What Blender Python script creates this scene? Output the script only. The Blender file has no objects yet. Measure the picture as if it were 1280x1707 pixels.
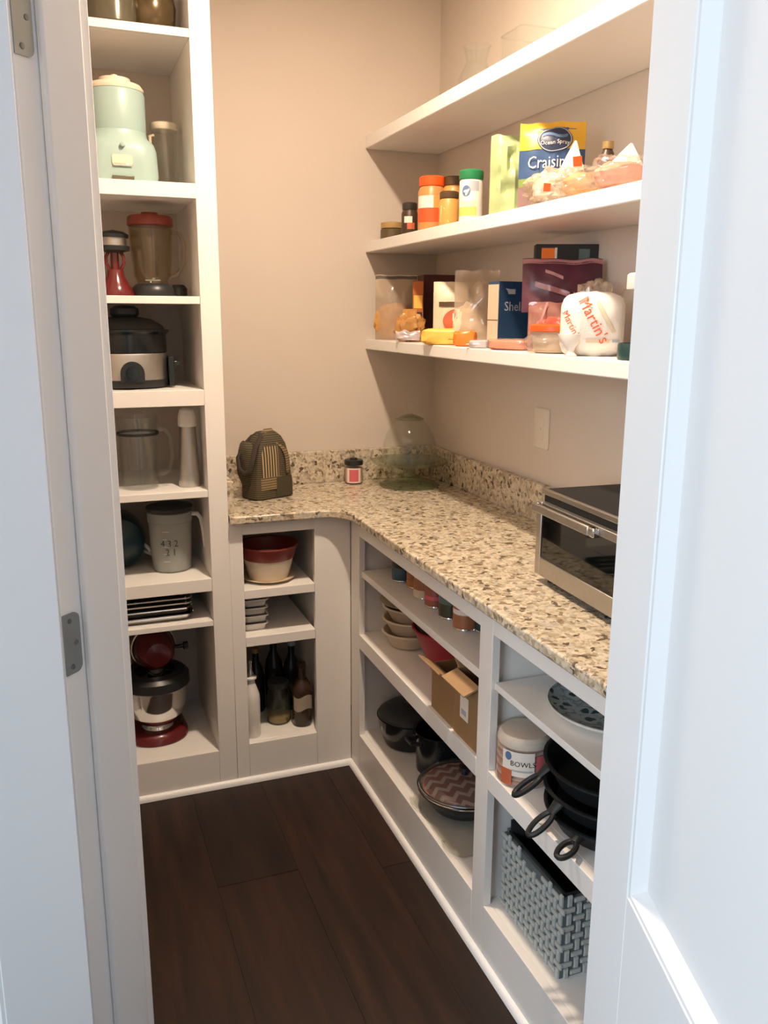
import bpy, bmesh, math, random
from mathutils import Vector, Matrix, noise
random.seed(7)
PI = math.pi
SC = bpy.context.scene
COL = SC.collection

# ------------------------------------------------------------------ camera
def make_camera():
    r = Vector((0.93563, -0.35298, 0.00546)); f = Vector((0.34413, 0.91114, -0.22554))
    yaw, pitch, roll = CAM_YAW, CAM_PITCH, CAM_ROLL
    f = Vector((math.sin(yaw)*math.cos(pitch), math.cos(yaw)*math.cos(pitch), -math.sin(pitch)))
    r = Vector((math.cos(yaw), -math.sin(yaw), 0)); u = r.cross(f)
    r2 = r*math.cos(roll) + u*math.sin(roll); u2 = -r*math.sin(roll) + u*math.cos(roll)
    cd = bpy.data.cameras.new('camera'); co = bpy.data.objects.new('camera', cd); COL.objects.link(co)
    m = Matrix((r2, u2, -f)).transposed().to_4x4(); m.translation = Vector((0, 0, 1.5194))
    co.matrix_world = m
    cd.sensor_fit = 'HORIZONTAL'; cd.sensor_width = 36.0; cd.lens = 36.0*1424.0/1280.0
    cd.clip_start = 0.02; cd.clip_end = 60
    SC.camera = co
CAM_YAW, CAM_PITCH, CAM_ROLL = 0.3610, 0.2275, 0.0056
make_camera()

# ------------------------------------------------------------------ world, lights, exposure
W = bpy.data.worlds.new('world'); SC.world = W; W.use_nodes = True
bg = W.node_tree.nodes['Background']
bg.inputs[0].default_value = (0.68, 0.81, 1.0, 1); bg.inputs[1].default_value = 0.36
def area(name, loc, target, size, sizey, power, col):
    ld = bpy.data.lights.new(name, 'AREA'); ld.shape = 'RECTANGLE'; ld.size = size; ld.size_y = sizey
    ld.energy = power; ld.color = col
    o = bpy.data.objects.new(name, ld); COL.objects.link(o); o.location = loc
    o.rotation_euler = (Vector(target)-Vector(loc)).to_track_quat('-Z', 'Y').to_euler()
    return o
area('kitchen_window_light', (-2.5, -0.75, 1.9), (0.4, 0.5, 1.1), 1.8, 1.4, 92.0, (0.80, 0.915, 1.0))
BULB_POS = (0.62, 1.76, 2.645); BULB_STRENGTH = 1700.0; BULB_COL = (1.0, 0.80, 0.60)
SC.view_settings.view_transform = 'Standard'; SC.view_settings.look = 'None'
SC.view_settings.exposure = 0.0; SC.view_settings.gamma = 1.0; SC.view_settings.use_curve_mapping = False
cy = SC.cycles
cy.max_bounces = 10; cy.diffuse_bounces = 5; cy.glossy_bounces = 4; cy.transmission_bounces = 8
cy.transparent_max_bounces = 24; cy.caustics_reflective = False; cy.caustics_refractive = False
cy.sample_clamp_indirect = 4.0; cy.use_denoising = True

# ------------------------------------------------------------------ materials
MATS = {}
def nt(name):
    m = bpy.data.materials.new(name); m.use_nodes = True
    t = m.node_tree; b = t.nodes['Principled BSDF']; MATS[name] = m
    return m, t, b
def mat(name, col, rough=0.5, metal=0.0, var=0.06, scale=30, bump=0.0, spec=0.5, trans=0.0, ior=1.45, coat=0.0, sss=0.0):
    m, t, b = nt(name)
    n = t.nodes.new('ShaderNodeTexNoise'); n.inputs['Scale'].default_value = scale; n.inputs['Detail'].default_value = 4
    tc = t.nodes.new('ShaderNodeTexCoord'); t.links.new(tc.outputs['Object'], n.inputs['Vector'])
    mx = t.nodes.new('ShaderNodeMix'); mx.data_type = 'RGBA'
    c = Vector(col)
    mx.inputs['A'].default_value = (*[max(0, x*(1-var)) for x in c], 1); mx.inputs['B'].default_value = (*[min(1, x*(1+var)) for x in c], 1)
    t.links.new(n.outputs['Fac'], mx.inputs['Factor']); t.links.new(mx.outputs['Result'], b.inputs['Base Color'])
    b.inputs['Roughness'].default_value = rough; b.inputs['Metallic'].default_value = metal
    b.inputs['Specular IOR Level'].default_value = spec; b.inputs['IOR'].default_value = ior
    b.inputs['Transmission Weight'].default_value = trans; b.inputs['Coat Weight'].default_value = coat
    if bump:
        bp = t.nodes.new('ShaderNodeBump'); bp.inputs['Strength'].default_value = bump; bp.inputs['Distance'].default_value = 0.002
        t.links.new(n.outputs['Fac'], bp.inputs['Height']); t.links.new(bp.outputs['Normal'], b.inputs['Normal'])
    return m
def clear(name, tint, fac, gloss_rough=0.06, haze=0.06, hazecol=None):
    """thin clear sheet: mostly transparent, some gloss by Fresnel, a little haze"""
    m = bpy.data.materials.new(name); m.use_nodes = True; t = m.node_tree; t.nodes.clear()
    out = t.nodes.new('ShaderNodeOutputMaterial')
    tr = t.nodes.new('ShaderNodeBsdfTransparent'); tr.inputs[0].default_value = (*tint, 1)
    gl = t.nodes.new('ShaderNodeBsdfGlossy'); gl.inputs['Roughness'].default_value = gloss_rough
    df = t.nodes.new('ShaderNodeBsdfDiffuse'); df.inputs[0].default_value = (*(hazecol or tint), 1)
    lw = t.nodes.new('ShaderNodeLayerWeight'); lw.inputs['Blend'].default_value = 0.5
    pw = t.nodes.new('ShaderNodeMath'); pw.operation = 'POWER'; pw.inputs[1].default_value = 3.5; t.links.new(lw.outputs['Facing'], pw.inputs[0])
    sc = t.nodes.new('ShaderNodeMath'); sc.operation = 'MULTIPLY_ADD'; sc.inputs[1].default_value = 0.30; sc.inputs[2].default_value = fac*0.4; t.links.new(pw.outputs[0], sc.inputs[0])
    m1 = t.nodes.new('ShaderNodeMixShader'); m2 = t.nodes.new('ShaderNodeMixShader'); m1.inputs[0].default_value = haze
    t.links.new(tr.outputs[0], m1.inputs[1]); t.links.new(df.outputs[0], m1.inputs[2])
    t.links.new(sc.outputs[0], m2.inputs[0]); t.links.new(m1.outputs[0], m2.inputs[1]); t.links.new(gl.outputs[0], m2.inputs[2])
    t.links.new(m2.outputs[0], out.inputs[0]); MATS[name] = m
    return m
def stripes(name, c1, c2, scale, axis='Z', rough=0.8, bump=0.3, duty=0.5):
    m, t, b = nt(name)
    tc = t.nodes.new('ShaderNodeTexCoord'); sp = t.nodes.new('ShaderNodeSeparateXYZ'); t.links.new(tc.outputs['Object'], sp.inputs[0])
    mu = t.nodes.new('ShaderNodeMath'); mu.operation = 'MULTIPLY'; mu.inputs[1].default_value = scale; t.links.new(sp.outputs[axis], mu.inputs[0])
    fr = t.nodes.new('ShaderNodeMath'); fr.operation = 'FRACT'; t.links.new(mu.outputs[0], fr.inputs[0])
    gt = t.nodes.new('ShaderNodeMath'); gt.operation = 'GREATER_THAN'; gt.inputs[1].default_value = duty; t.links.new(fr.outputs[0], gt.inputs[0])
    mx = t.nodes.new('ShaderNodeMix'); mx.data_type = 'RGBA'; mx.inputs['A'].default_value = (*c1, 1); mx.inputs['B'].default_value = (*c2, 1)
    t.links.new(gt.outputs[0], mx.inputs['Factor']); t.links.new(mx.outputs['Result'], b.inputs['Base Color']); b.inputs['Roughness'].default_value = rough
    return m
def ramp(t, src, stops):
    r = t.nodes.new('ShaderNodeValToRGB'); e = r.color_ramp.elements
    e[0].position, e[0].color = stops[0][0], (*stops[0][1], 1); e[1].position, e[1].color = stops[-1][0], (*stops[-1][1], 1)
    for p, c in stops[1:-1]:
        k = e.new(p); k.color = (*c, 1)
    t.links.new(src, r.inputs[0]); return r

mat('paint_white', (0.80, 0.77, 0.74), 0.38, var=0.015, scale=14, bump=0.03)
mat('door_white', (0.87, 0.87, 0.875), 0.35, var=0.012, scale=10, bump=0.03)
mat('wall_paint', (0.60, 0.525, 0.455), 0.75, var=0.02, scale=6, bump=0.05)
mat('ceiling_paint', (0.78, 0.76, 0.73), 0.9, var=0.02, scale=8)
mat('steel', (0.55, 0.53, 0.50), 0.28, 1.0, var=0.08, scale=20)
mat('brushed', (0.50, 0.48, 0.45), 0.38, 1.0, var=0.10, scale=60)
mat('chrome', (0.75, 0.74, 0.72), 0.12, 1.0, var=0.03)
mat('hinge_metal', (0.34, 0.38, 0.39), 0.42, 0.85, var=0.08)
mat('screw_metal', (0.22, 0.24, 0.25), 0.35, 1.0)
mat('black_plastic', (0.018, 0.019, 0.020), 0.35, var=0.15)
mat('black_matte', (0.012, 0.013, 0.014), 0.5, var=0.1, spec=0.3)
mat('black_gloss', (0.012, 0.014, 0.015), 0.16, var=0.1)
mat('dark_grey', (0.030, 0.032, 0.033), 0.45, var=0.1)
mat('cast_iron', (0.014, 0.016, 0.017), 0.5, 0.2, var=0.2, scale=80, bump=0.15)
mat('enamel_black', (0.010, 0.012, 0.013), 0.14, var=0.3, scale=200)
mat('mint', (0.33, 0.45, 0.42), 0.35, var=0.02)
mat('cream', (0.72, 0.62, 0.48), 0.42, var=0.03)
mat('cream_clear', (0.62, 0.50, 0.36), 0.45, var=0.05)
mat('white_plastic', (0.74, 0.71, 0.66), 0.4, var=0.03)
mat('white_ceramic', (0.78, 0.74, 0.69), 0.18, var=0.02, coat=0.3)
mat('red_dark', (0.12, 0.012, 0.013), 0.22, var=0.08, coat=0.4)
mat('red_lid', (0.20, 0.035, 0.022), 0.4, var=0.06)
mat('red_bowl', (0.24, 0.035, 0.03), 0.35, var=0.06)
mat('crimson', (0.33, 0.02, 0.03), 0.35, var=0.08)
mat('orange_lid', (0.85, 0.10, 0.012), 0.4, var=0.04)
mat('peanut', (0.52, 0.25, 0.08), 0.35, var=0.06, scale=50)
mat('label_red', (0.75, 0.09, 0.02), 0.5, var=0.05)
mat('label_white', (0.78, 0.70, 0.62), 0.5, var=0.03)
mat('label_pink', (0.60, 0.12, 0.14), 0.55, var=0.10, scale=120)
mat('label_yellow', (0.80, 0.42, 0.07), 0.5, var=0.08)
mat('label_pale', (0.86, 0.72, 0.42), 0.5, var=0.06)
mat('label_blue', (0.10, 0.17, 0.30), 0.5, var=0.1)
mat('label_lime', (0.45, 0.52, 0.12), 0.5, var=0.15)
mat('green_lid', (0.02, 0.20, 0.075), 0.4, var=0.08)
mat('lid_brown', (0.09, 0.05, 0.022), 0.4, var=0.1)
mat('lid_dark', (0.035, 0.028, 0.022), 0.35, var=0.15)
mat('mustard_food', (0.62, 0.30, 0.08), 0.4, var=0.1)
mat('dark_food', (0.055, 0.03, 0.016), 0.4, var=0.3, scale=90)
mat('olive_food', (0.10, 0.07, 0.03), 0.4, var=0.35, scale=120)
mat('bag_green', (0.36, 0.42, 0.20), 0.35, var=0.28, scale=16)
mat('bag_navy', (0.04, 0.085, 0.19), 0.35, var=0.15)
mat('bag_gold', (0.72, 0.40, 0.035), 0.35, var=0.18, scale=25)
mat('bag_grass', (0.20, 0.26, 0.07), 0.4, var=0.2)
mat('emblem_navy', (0.025, 0.035, 0.075), 0.4, var=0.1)
mat('print_white', (0.72, 0.68, 0.64), 0.5, var=0.02)
mat('print_grey', (0.40, 0.42, 0.46), 0.5, var=0.02)
mat('print_black', (0.03, 0.03, 0.035), 0.6, var=0.05)
mat('print_red', (0.78, 0.10, 0.03), 0.5, var=0.1)
mat('print_rust', (0.50, 0.12, 0.05), 0.5, var=0.1)
mat('print_brown', (0.09, 0.05, 0.025), 0.5, var=0.2)
mat('bread', (0.55, 0.30, 0.11), 0.7, var=0.3, scale=28, bump=0.3)
mat('snack', (0.55, 0.27, 0.07), 0.6, var=0.5, scale=45, bump=0.6)
mat('snack_dark', (0.14, 0.055, 0.02), 0.6, var=0.5, scale=50, bump=0.5)
mat('meat', (0.66, 0.30, 0.20), 0.5, var=0.25, scale=45)
mat('bag_white', (0.82, 0.74, 0.65), 0.4, var=0.03)
mat('bag_cream', (0.70, 0.58, 0.42), 0.45, var=0.05)
mat('chips_bag', (0.50, 0.25, 0.075), 0.3, var=0.5, scale=22, bump=0.3)
mat('box_orange', (0.46, 0.13, 0.02), 0.5, var=0.15, scale=30)
mat('box_rust', (0.20, 0.06, 0.025), 0.5, var=0.25, scale=30)
mat('box_maroon', (0.075, 0.017, 0.014), 0.5, var=0.15)
mat('box_blue', (0.018, 0.050, 0.115), 0.42, var=0.15, scale=12)
mat('box_black', (0.016, 0.016, 0.014), 0.5, var=0.3)
mat('box_cream', (0.56, 0.45, 0.31), 0.6, var=0.05)
mat('packet_yellow', (0.85, 0.48, 0.09), 0.35, var=0.12, scale=30)
mat('packet_orange', (0.90, 0.20, 0.02), 0.35, var=0.1, scale=30)
mat('packet_silver', (0.55, 0.48, 0.48), 0.3, 0.3, var=0.1)
mat('packet_pink', (0.75, 0.22, 0.12), 0.4, var=0.3, scale=50)
mat('purple', (0.085, 0.022, 0.040), 0.32, var=0.2, scale=20)
mat('purple_light', (0.36, 0.17, 0.17), 0.3, var=0.15, scale=20)
mat('cardboard', (0.30, 0.17, 0.072), 0.8, var=0.08, scale=20, bump=0.1)
mat('cardboard_light', (0.36, 0.22, 0.11), 0.8, var=0.08, scale=20, bump=0.1)
mat('can_teal', (0.05, 0.11, 0.14), 0.3, var=0.2)
mat('can_rust', (0.34, 0.13, 0.06), 0.35, var=0.25, scale=60)
mat('can_red', (0.28, 0.09, 0.055), 0.35, var=0.3, scale=60)
mat('can_orange', (0.45, 0.17, 0.05), 0.35, var=0.2, scale=60)
mat('can_olive', (0.05, 0.045, 0.025), 0.35, var=0.3)
mat('can_green', (0.015, 0.05, 0.048), 0.35, var=0.15)
mat('can_slate', (0.10, 0.15, 0.15), 0.35, var=0.2)
mat('teal_pot', (0.006, 0.026, 0.034), 0.3, var=0.15)
mat('bronze', (0.11, 0.075, 0.035), 0.22, 0.35, var=0.25)
mat('bronze_grey', (0.13, 0.115, 0.08), 0.2, 0.3, var=0.2)
mat('liner_black', (0.012, 0.014, 0.015), 0.85, var=0.2)
mat('weave_white', (0.42, 0.44, 0.425), 0.6, var=0.10, scale=60)
mat('weave_core', (0.10, 0.12, 0.125), 0.8, var=0.2)
mat('amber_glass', (0.045, 0.026, 0.012), 0.12, var=0.2)
mat('amber_label', (0.34, 0.29, 0.22), 0.6, var=0.15)
mat('amber_top', (0.045, 0.022, 0.014), 0.3, var=0.1)
mat('bottle_dark', (0.012, 0.013, 0.014), 0.14, var=0.2)
mat('brass_pale', (0.45, 0.30, 0.12), 0.4, 0.3, var=0.1)
mat('zipper', (0.10, 0.075, 0.05), 0.5, var=0.1)
mat('tan_wall_plate', (0.70, 0.62, 0.52), 0.35, var=0.02)
mat('wax', (0.62, 0.42, 0.34), 0.5, var=0.05)
clear('glass_brown', (0.86, 0.82, 0.74), 0.12, 0.03, 0.03, (0.25, 0.2, 0.14))
clear('glass', (0.975, 0.985, 0.975), 0.08, 0.02, 0.008, (0.5, 0.52, 0.48))
clear('glass_green', (0.79, 0.81, 0.73), 0.12, 0.04, 0.10, (0.26, 0.28, 0.20))
clear('glass_smoke', (0.955, 0.96, 0.95), 0.12, 0.04, 0.02, (0.25, 0.27, 0.25))
clear('frosted', (0.70, 0.72, 0.70), 0.10, 0.25, 0.50, (0.52, 0.53, 0.50))
clear('film', (0.95, 0.93, 0.90), 0.16, 0.10, 0.13, (0.8, 0.7, 0.6))
clear('film_haze', (0.92, 0.88, 0.82), 0.18, 0.14, 0.34, (0.72, 0.58, 0.44))
clear('film_pink', (0.90, 0.72, 0.64), 0.16, 0.12, 0.30, (0.75, 0.42, 0.34))
clear('tub_clear', (0.93, 0.86, 0.78), 0.12, 0.10, 0.55, (0.80, 0.62, 0.46))
clear('oven_glass', (0.30, 0.32, 0.32), 0.20, 0.04, 0.10, (0.03, 0.035, 0.035))
clear('plastic_tray', (0.95, 0.95, 0.93), 0.16, 0.06, 0.09, (0.80, 0.77, 0.70))

def make_granite():
    m, t, b = nt('granite')
    tc = t.nodes.new('ShaderNodeTexCoord')
    nz = t.nodes.new('ShaderNodeTexNoise'); nz.inputs['Scale'].default_value = 40; nz.inputs['Detail'].default_value = 3
    t.links.new(tc.outputs['Object'], nz.inputs['Vector'])
    vm = t.nodes.new('ShaderNodeVectorMath'); vm.operation = 'MULTIPLY_ADD'; vm.inputs[1].default_value = (0.03, 0.03, 0.03)
    t.links.new(nz.outputs['Color'], vm.inputs[0]); t.links.new(tc.outputs['Object'], vm.inputs[2])
    v1 = t.nodes.new('ShaderNodeTexVoronoi'); v1.inputs['Scale'].default_value = 85; t.links.new(vm.outputs[0], v1.inputs['Vector'])
    sep = t.nodes.new('ShaderNodeSeparateColor'); t.links.new(v1.outputs['Color'], sep.inputs[0])
    r1 = ramp(t, sep.outputs[0], [(0.0, (0.13, 0.10, 0.07)), (0.05, (0.28, 0.22, 0.15)), (0.14, (0.44, 0.37, 0.27)), (0.36, (0.58, 0.50, 0.38)),
                                  (0.62, (0.66, 0.58, 0.46)), (0.86, (0.50, 0.46, 0.39)), (1.0, (0.72, 0.65, 0.53))])
    r1.color_ramp.interpolation = 'CONSTANT'
    n2 = t.nodes.new('ShaderNodeTexNoise'); n2.inputs['Scale'].default_value = 120; n2.inputs['Detail'].default_value = 3
    t.links.new(tc.outputs['Object'], n2.inputs['Vector'])
    r2 = ramp(t, n2.outputs['Fac'], [(0.33, (0.16, 0.13, 0.10)), (0.43, (0.80, 0.76, 0.70)), (0.6, (1, 1, 1))])
    mx = t.nodes.new('ShaderNodeMix'); mx.data_type = 'RGBA'; mx.blend_type = 'MULTIPLY'; mx.inputs['Factor'].default_value = 0.52
    t.links.new(r1.outputs[0], mx.inputs['A']); t.links.new(r2.outputs[0], mx.inputs['B'])
    t.links.new(mx.outputs['Result'], b.inputs['Base Color']); b.inputs['Roughness'].default_value = 0.22
make_granite()
def make_wood():
    m, t, b = nt('floor_wood')
    tc = t.nodes.new('ShaderNodeTexCoord'); oi = t.nodes.new('ShaderNodeObjectInfo')
    mp = t.nodes.new('ShaderNodeMapping'); mp.inputs['Scale'].default_value = (26, 2.2, 10); t.links.new(tc.outputs['Object'], mp.inputs[0])
    ad = t.nodes.new('ShaderNodeVectorMath'); t.links.new(mp.outputs[0], ad.inputs[0])
    mu = t.nodes.new('ShaderNodeMath'); mu.operation = 'MULTIPLY'; mu.inputs[1].default_value = 50; t.links.new(oi.outputs['Random'], mu.inputs[0])
    cb = t.nodes.new('ShaderNodeCombineXYZ'); t.links.new(mu.outputs[0], cb.inputs[1]); t.links.new(cb.outputs[0], ad.inputs[1])
    n = t.nodes.new('ShaderNodeTexNoise'); n.inputs['Scale'].default_value = 1.0; n.inputs['Detail'].default_value = 6; n.inputs['Roughness'].default_value = 0.6
    t.links.new(ad.outputs[0], n.inputs['Vector'])
    r = ramp(t, n.outputs['Fac'], [(0.28, (0.007, 0.0036, 0.0024)), (0.5, (0.0155, 0.0072, 0.0045)), (0.72, (0.030, 0.0125, 0.007))])
    mx = t.nodes.new('ShaderNodeMix'); mx.data_type = 'RGBA'; mx.blend_type = 'MULTIPLY'; mx.inputs['Factor'].default_value = 1.0
    r2 = ramp(t, oi.outputs['Random'], [(0.0, (0.8, 0.8, 0.8)), (0.6, (1.0, 1.0, 1.0)), (1.0, (1.4, 1.15, 1.05))])
    t.links.new(r.outputs[0], mx.inputs['A']); t.links.new(r2.outputs[0], mx.inputs['B']); t.links.new(mx.outputs['Result'], b.inputs['Base Color'])
    b.inputs['Roughness'].default_value = 0.50; b.inputs['Specular IOR Level'].default_value = 0.35
    bp = t.nodes.new('ShaderNodeBump'); bp.inputs['Strength'].default_value = 0.15; bp.inputs['Distance'].default_value = 0.002
    t.links.new(n.outputs['Fac'], bp.inputs['Height']); t.links.new(bp.outputs[0], b.inputs['Normal'])
make_wood()
def make_pattern(name, cols, scale):
    m, t, b = nt(name)
    tc = t.nodes.new('ShaderNodeTexCoord')
    nz = t.nodes.new('ShaderNodeTexNoise'); nz.inputs['Scale'].default_value = 45; t.links.new(tc.outputs['Object'], nz.inputs['Vector'])
    vm = t.nodes.new('ShaderNodeVectorMath'); vm.operation = 'MULTIPLY_ADD'; vm.inputs[1].default_value = (0.035, 0.035, 0); t.links.new(nz.outputs['Color'], vm.inputs[0]); t.links.new(tc.outputs['Object'], vm.inputs[2])
    v = t.nodes.new('ShaderNodeTexVoronoi'); v.inputs['Scale'].default_value = scale; t.links.new(vm.outputs[0], v.inputs['Vector'])
    r = ramp(t, v.outputs['Distance'], cols); t.links.new(r.outputs[0], b.inputs['Base Color']); b.inputs['Roughness'].default_value = 0.25
make_pattern('platter_print', [(0.0, (0.025, 0.055, 0.065)), (0.26, (0.055, 0.10, 0.115)), (0.33, (0.50, 0.57, 0.58)), (0.56, (0.42, 0.49, 0.50)), (0.66, (0.16, 0.22, 0.24)), (0.8, (0.52, 0.56, 0.56))], 30)
def make_chevron():
    m, t, b = nt('chevron')
    tc = t.nodes.new('ShaderNodeTexCoord'); sp = t.nodes.new('ShaderNodeSeparateXYZ'); t.links.new(tc.outputs['Object'], sp.inputs[0])
    def M(op, a, bb):
        n = t.nodes.new('ShaderNodeMath'); n.operation = op
        for i, x in enumerate((a, bb)):
            if x is None: continue
            if isinstance(x, (int, float)): n.inputs[i].default_value = x
            else: t.links.new(x, n.inputs[i])
        return n.outputs[0]
    zig = M('PINGPONG', sp.outputs['X'], 0.022)
    s = M('ADD', sp.outputs['Y'], zig); fr = M('FRACT', M('MULTIPLY', s, 24), None); g = M('GREATER_THAN', fr, 0.60)
    mx = t.nodes.new('ShaderNodeMix'); mx.data_type = 'RGBA'; mx.inputs['A'].default_value = (0.17, 0.035, 0.03, 1); mx.inputs['B'].default_value = (0.42, 0.30, 0.25, 1)
    t.links.new(g, mx.inputs['Factor']); t.links.new(mx.outputs['Result'], b.inputs['Base Color']); b.inputs['Roughness'].default_value = 0.9
make_chevron()
stripes('bag_stripe_h', (0.115, 0.085, 0.045), (0.040, 0.034, 0.018), 150, 'Z', duty=0.42)
stripes('bag_stripe_v', (0.42, 0.31, 0.17), (0.050, 0.040, 0.022), 95, 'X', duty=0.45)
stripes('bag_stripe_gold', (0.27, 0.19, 0.09), (0.10, 0.075, 0.038), 120, 'Z', duty=0.5)
mat('bag_olive', (0.055, 0.047, 0.026), 0.85, var=0.12, scale=120)
mat('bag_lining', (0.040, 0.030, 0.022), 0.85, var=0.1)
def emit(name, col, s):
    m = bpy.data.materials.new(name); m.use_nodes = True; t = m.node_tree; t.nodes.clear()
    o = t.nodes.new('ShaderNodeOutputMaterial'); e = t.nodes.new('ShaderNodeEmission')
    e.inputs[0].default_value = (*col, 1); e.inputs[1].default_value = s; t.links.new(e.outputs[0], o.inputs[0]); MATS[name] = m
emit('lamp_globe', BULB_COL, BULB_STRENGTH)

# ------------------------------------------------------------------ geometry helpers
class G:
    def __init__(s): s.b = bmesh.new()
    def box(s, x0, x1, y0, y1, z0, z1, M=None):
        v = [s.b.verts.new(p) for p in ((x0,y0,z0),(x1,y0,z0),(x1,y1,z0),(x0,y1,z0),(x0,y0,z1),(x1,y0,z1),(x1,y1,z1),(x0,y1,z1))]
        if M:
            for q in v: q.co = M @ q.co
        for f in ((0,3,2,1),(4,5,6,7),(0,1,5,4),(1,2,6,5),(2,3,7,6),(3,0,4,7)): s.b.faces.new([v[i] for i in f])
        return s
    def rings(s, rs, cap0=True, cap1=True, closed=True):
        R = [[s.b.verts.new(p) for p in r] for r in rs]; n = len(R[0])
        for a, c in zip(R, R[1:]):
            for i in range(n if closed else n-1):
                j = (i+1) % n
                s.b.faces.new((a[i], a[j], c[j], c[i]))
        if cap0 and closed: s.b.faces.new(R[0][::-1])
        if cap1 and closed: s.b.faces.new(R[-1])
        return s
    def lathe(s, prof, n=28, c=(0,0,0), cap0=True, cap1=True, sx=1, sy=1, M=None):
        rs = []
        for r, z in prof:
            q = [Vector((c[0]+sx*r*math.cos(2*PI*i/n), c[1]+sy*r*math.sin(2*PI*i/n), c[2]+z)) for i in range(n)]
            rs.append([M @ p for p in q] if M else q)
        return s.rings(rs, cap0, cap1)
    def tube(s, pts, r, n=8, closed=False, flat=1.0):
        P = [Vector(p) for p in pts]; rs = []; N = len(P); up = None
        for i, p in enumerate(P):
            a = P[(i-1) % N] if (closed or i > 0) else P[i]; c = P[(i+1) % N] if (closed or i < N-1) else P[i]
            d = (c-a).normalized()
            if up is None: up = Vector((0,0,1)) if abs(d.z) < 0.9 else Vector((1,0,0))
            x = d.cross(up).normalized(); y = x.cross(d).normalized(); up = y
            rr = r[i] if isinstance(r, (list, tuple)) else r
            rs.append([p + x*rr*math.cos(2*PI*k/n) + y*rr*flat*math.sin(2*PI*k/n) for k in range(n)])
        if closed: rs.append(rs[0]); return s.rings(rs, False, False)
        return s.rings(rs)
    def prism(s, poly, z0, z1):
        return s.rings([[(x, y, z0) for x, y in poly], [(x, y, z1) for x, y in poly]])
    def prism_y(s, poly, y0, y1):
        return s.rings([[(x, y1, z) for x, z in poly], [(x, y0, z) for x, z in poly]])
    def sph(s, c, rx, ry, rz, n=20, m=10):
        rs = []
        for k in range(1, m):
            a = PI*k/m - PI/2
            rs.append([(c[0]+rx*math.cos(a)*math.cos(2*PI*i/n), c[1]+ry*math.cos(a)*math.sin(2*PI*i/n), c[2]+rz*math.sin(a)) for i in range(n)])
        return s.rings(rs)
    def blob(s, rx, ry, rz, seed=0, amp=0.15, freq=3.0, n=26, m=16, c=(0,0,0), power=0.8):
        rs = []
        for k in range(1, m):
            a = PI*k/m - PI/2; row = []
            for i in range(n):
                t = 2*PI*i/n
                d = Vector((math.cos(a)*math.cos(t), math.cos(a)*math.sin(t), math.sin(a)))
                w = 1 + amp*(noise.noise(d*freq+Vector((seed*7.1, seed, 0)))+0.5*noise.noise(d*freq*2.7+Vector((seed, 3*seed, 1))))
                sg = lambda v: math.copysign(abs(v)**power, v)
                p = Vector((c[0]+rx*sg(d.x)*w, c[1]+ry*sg(d.y)*w, c[2]+rz+rz*sg(d.z)*w)); p.z = max(p.z, c[2]); row.append(p)
            rs.append(row)
        return s.rings(rs)
    def done(s, smooth=True, ang=38):
        bmesh.ops.recalc_face_normals(s.b, faces=s.b.faces)
        for f in s.b.faces: f.smooth = smooth
        for e in s.b.edges:
            if len(e.link_faces) == 2 and e.calc_face_angle(0) > math.radians(ang): e.smooth = False
        me = bpy.data.meshes.new('m'); s.b.to_mesh(me); s.b.free(); return me

def ob(name, g, m, parent=None, loc=None, rot=None, bev=0.0, seg=2, smooth=True, mod=None):
    me = g.done(smooth) if isinstance(g, G) else g
    me.name = name
    if m is not None and not me.materials: me.materials.append(MATS[m] if isinstance(m, str) else m)
    o = bpy.data.objects.new(name, me); COL.objects.link(o)
    if parent: o.parent = parent
    if loc is not None: o.location = loc
    if rot is not None: o.rotation_euler = rot
    if bev:
        md = o.modifiers.new('bevel', 'BEVEL'); md.width = bev; md.segments = seg; md.limit_method = 'ANGLE'; md.angle_limit = math.radians(40)
    return o
def tag(o, label, cat, group=None):
    o['label'] = label; o['category'] = cat
    if group: o['group'] = group
    return o
def thing(name, label, cat, loc=(0,0,0), rz=0, group=None):
    o = bpy.data.objects.new(name, None); COL.objects.link(o); o.location = loc; o.rotation_euler = (0,0,rz); o.empty_display_size = 0.05
    return tag(o, label, cat, group)
def struct(o):
    o['kind'] = 'structure'; return o
def B(x0, x1, y0, y1, z0, z1): return G().box(x0, x1, y0, y1, z0, z1)
def text(name, s, size, m, parent, fn, extr=0):
    cu = bpy.data.curves.new('t', 'FONT'); cu.body = s; cu.size = size; cu.align_x = 'CENTER'; cu.align_y = 'CENTER'; cu.resolution_u = 2
    to = bpy.data.objects.new('t', cu); COL.objects.link(to)
    dg = bpy.context.evaluated_depsgraph_get(); me = bpy.data.meshes.new_from_object(to.evaluated_get(dg))
    bpy.data.objects.remove(to); bpy.data.curves.remove(cu)
    me.materials.clear()
    for v in me.vertices: v.co = fn(v.co.x, v.co.y)
    return ob(name, me, m, parent)
def disc(cx, cz, rx, rz, n=24): return [(cx+rx*math.cos(2*PI*i/n), cz+rz*math.sin(2*PI*i/n)) for i in range(n)]
def patch(fn, u0, u1, v0, v1, nu=10, nv=10):
    """a sheet following a surface function fn(u,v)"""
    g = G(); V = [[g.b.verts.new(fn(u0+(u1-u0)*i/nu, v0+(v1-v0)*j/nv)) for i in range(nu+1)] for j in range(nv+1)]
    for j in range(nv):
        for i in range(nu): g.b.faces.new((V[j][i], V[j][i+1], V[j+1][i+1], V[j+1][i]))
    return g
def rrect(x0, x1, y0, y1, r, n=5):
    out = []
    for cx, cy_, a0 in ((x1-r, y1-r, 0), (x0+r, y1-r, 90), (x0+r, y0+r, 180), (x1-r, y0+r, 270)):
        for k in range(n+1):
            a = math.radians(a0+90*k/n); out.append((cx+r*math.cos(a), cy_+r*math.sin(a)))
    return out
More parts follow.
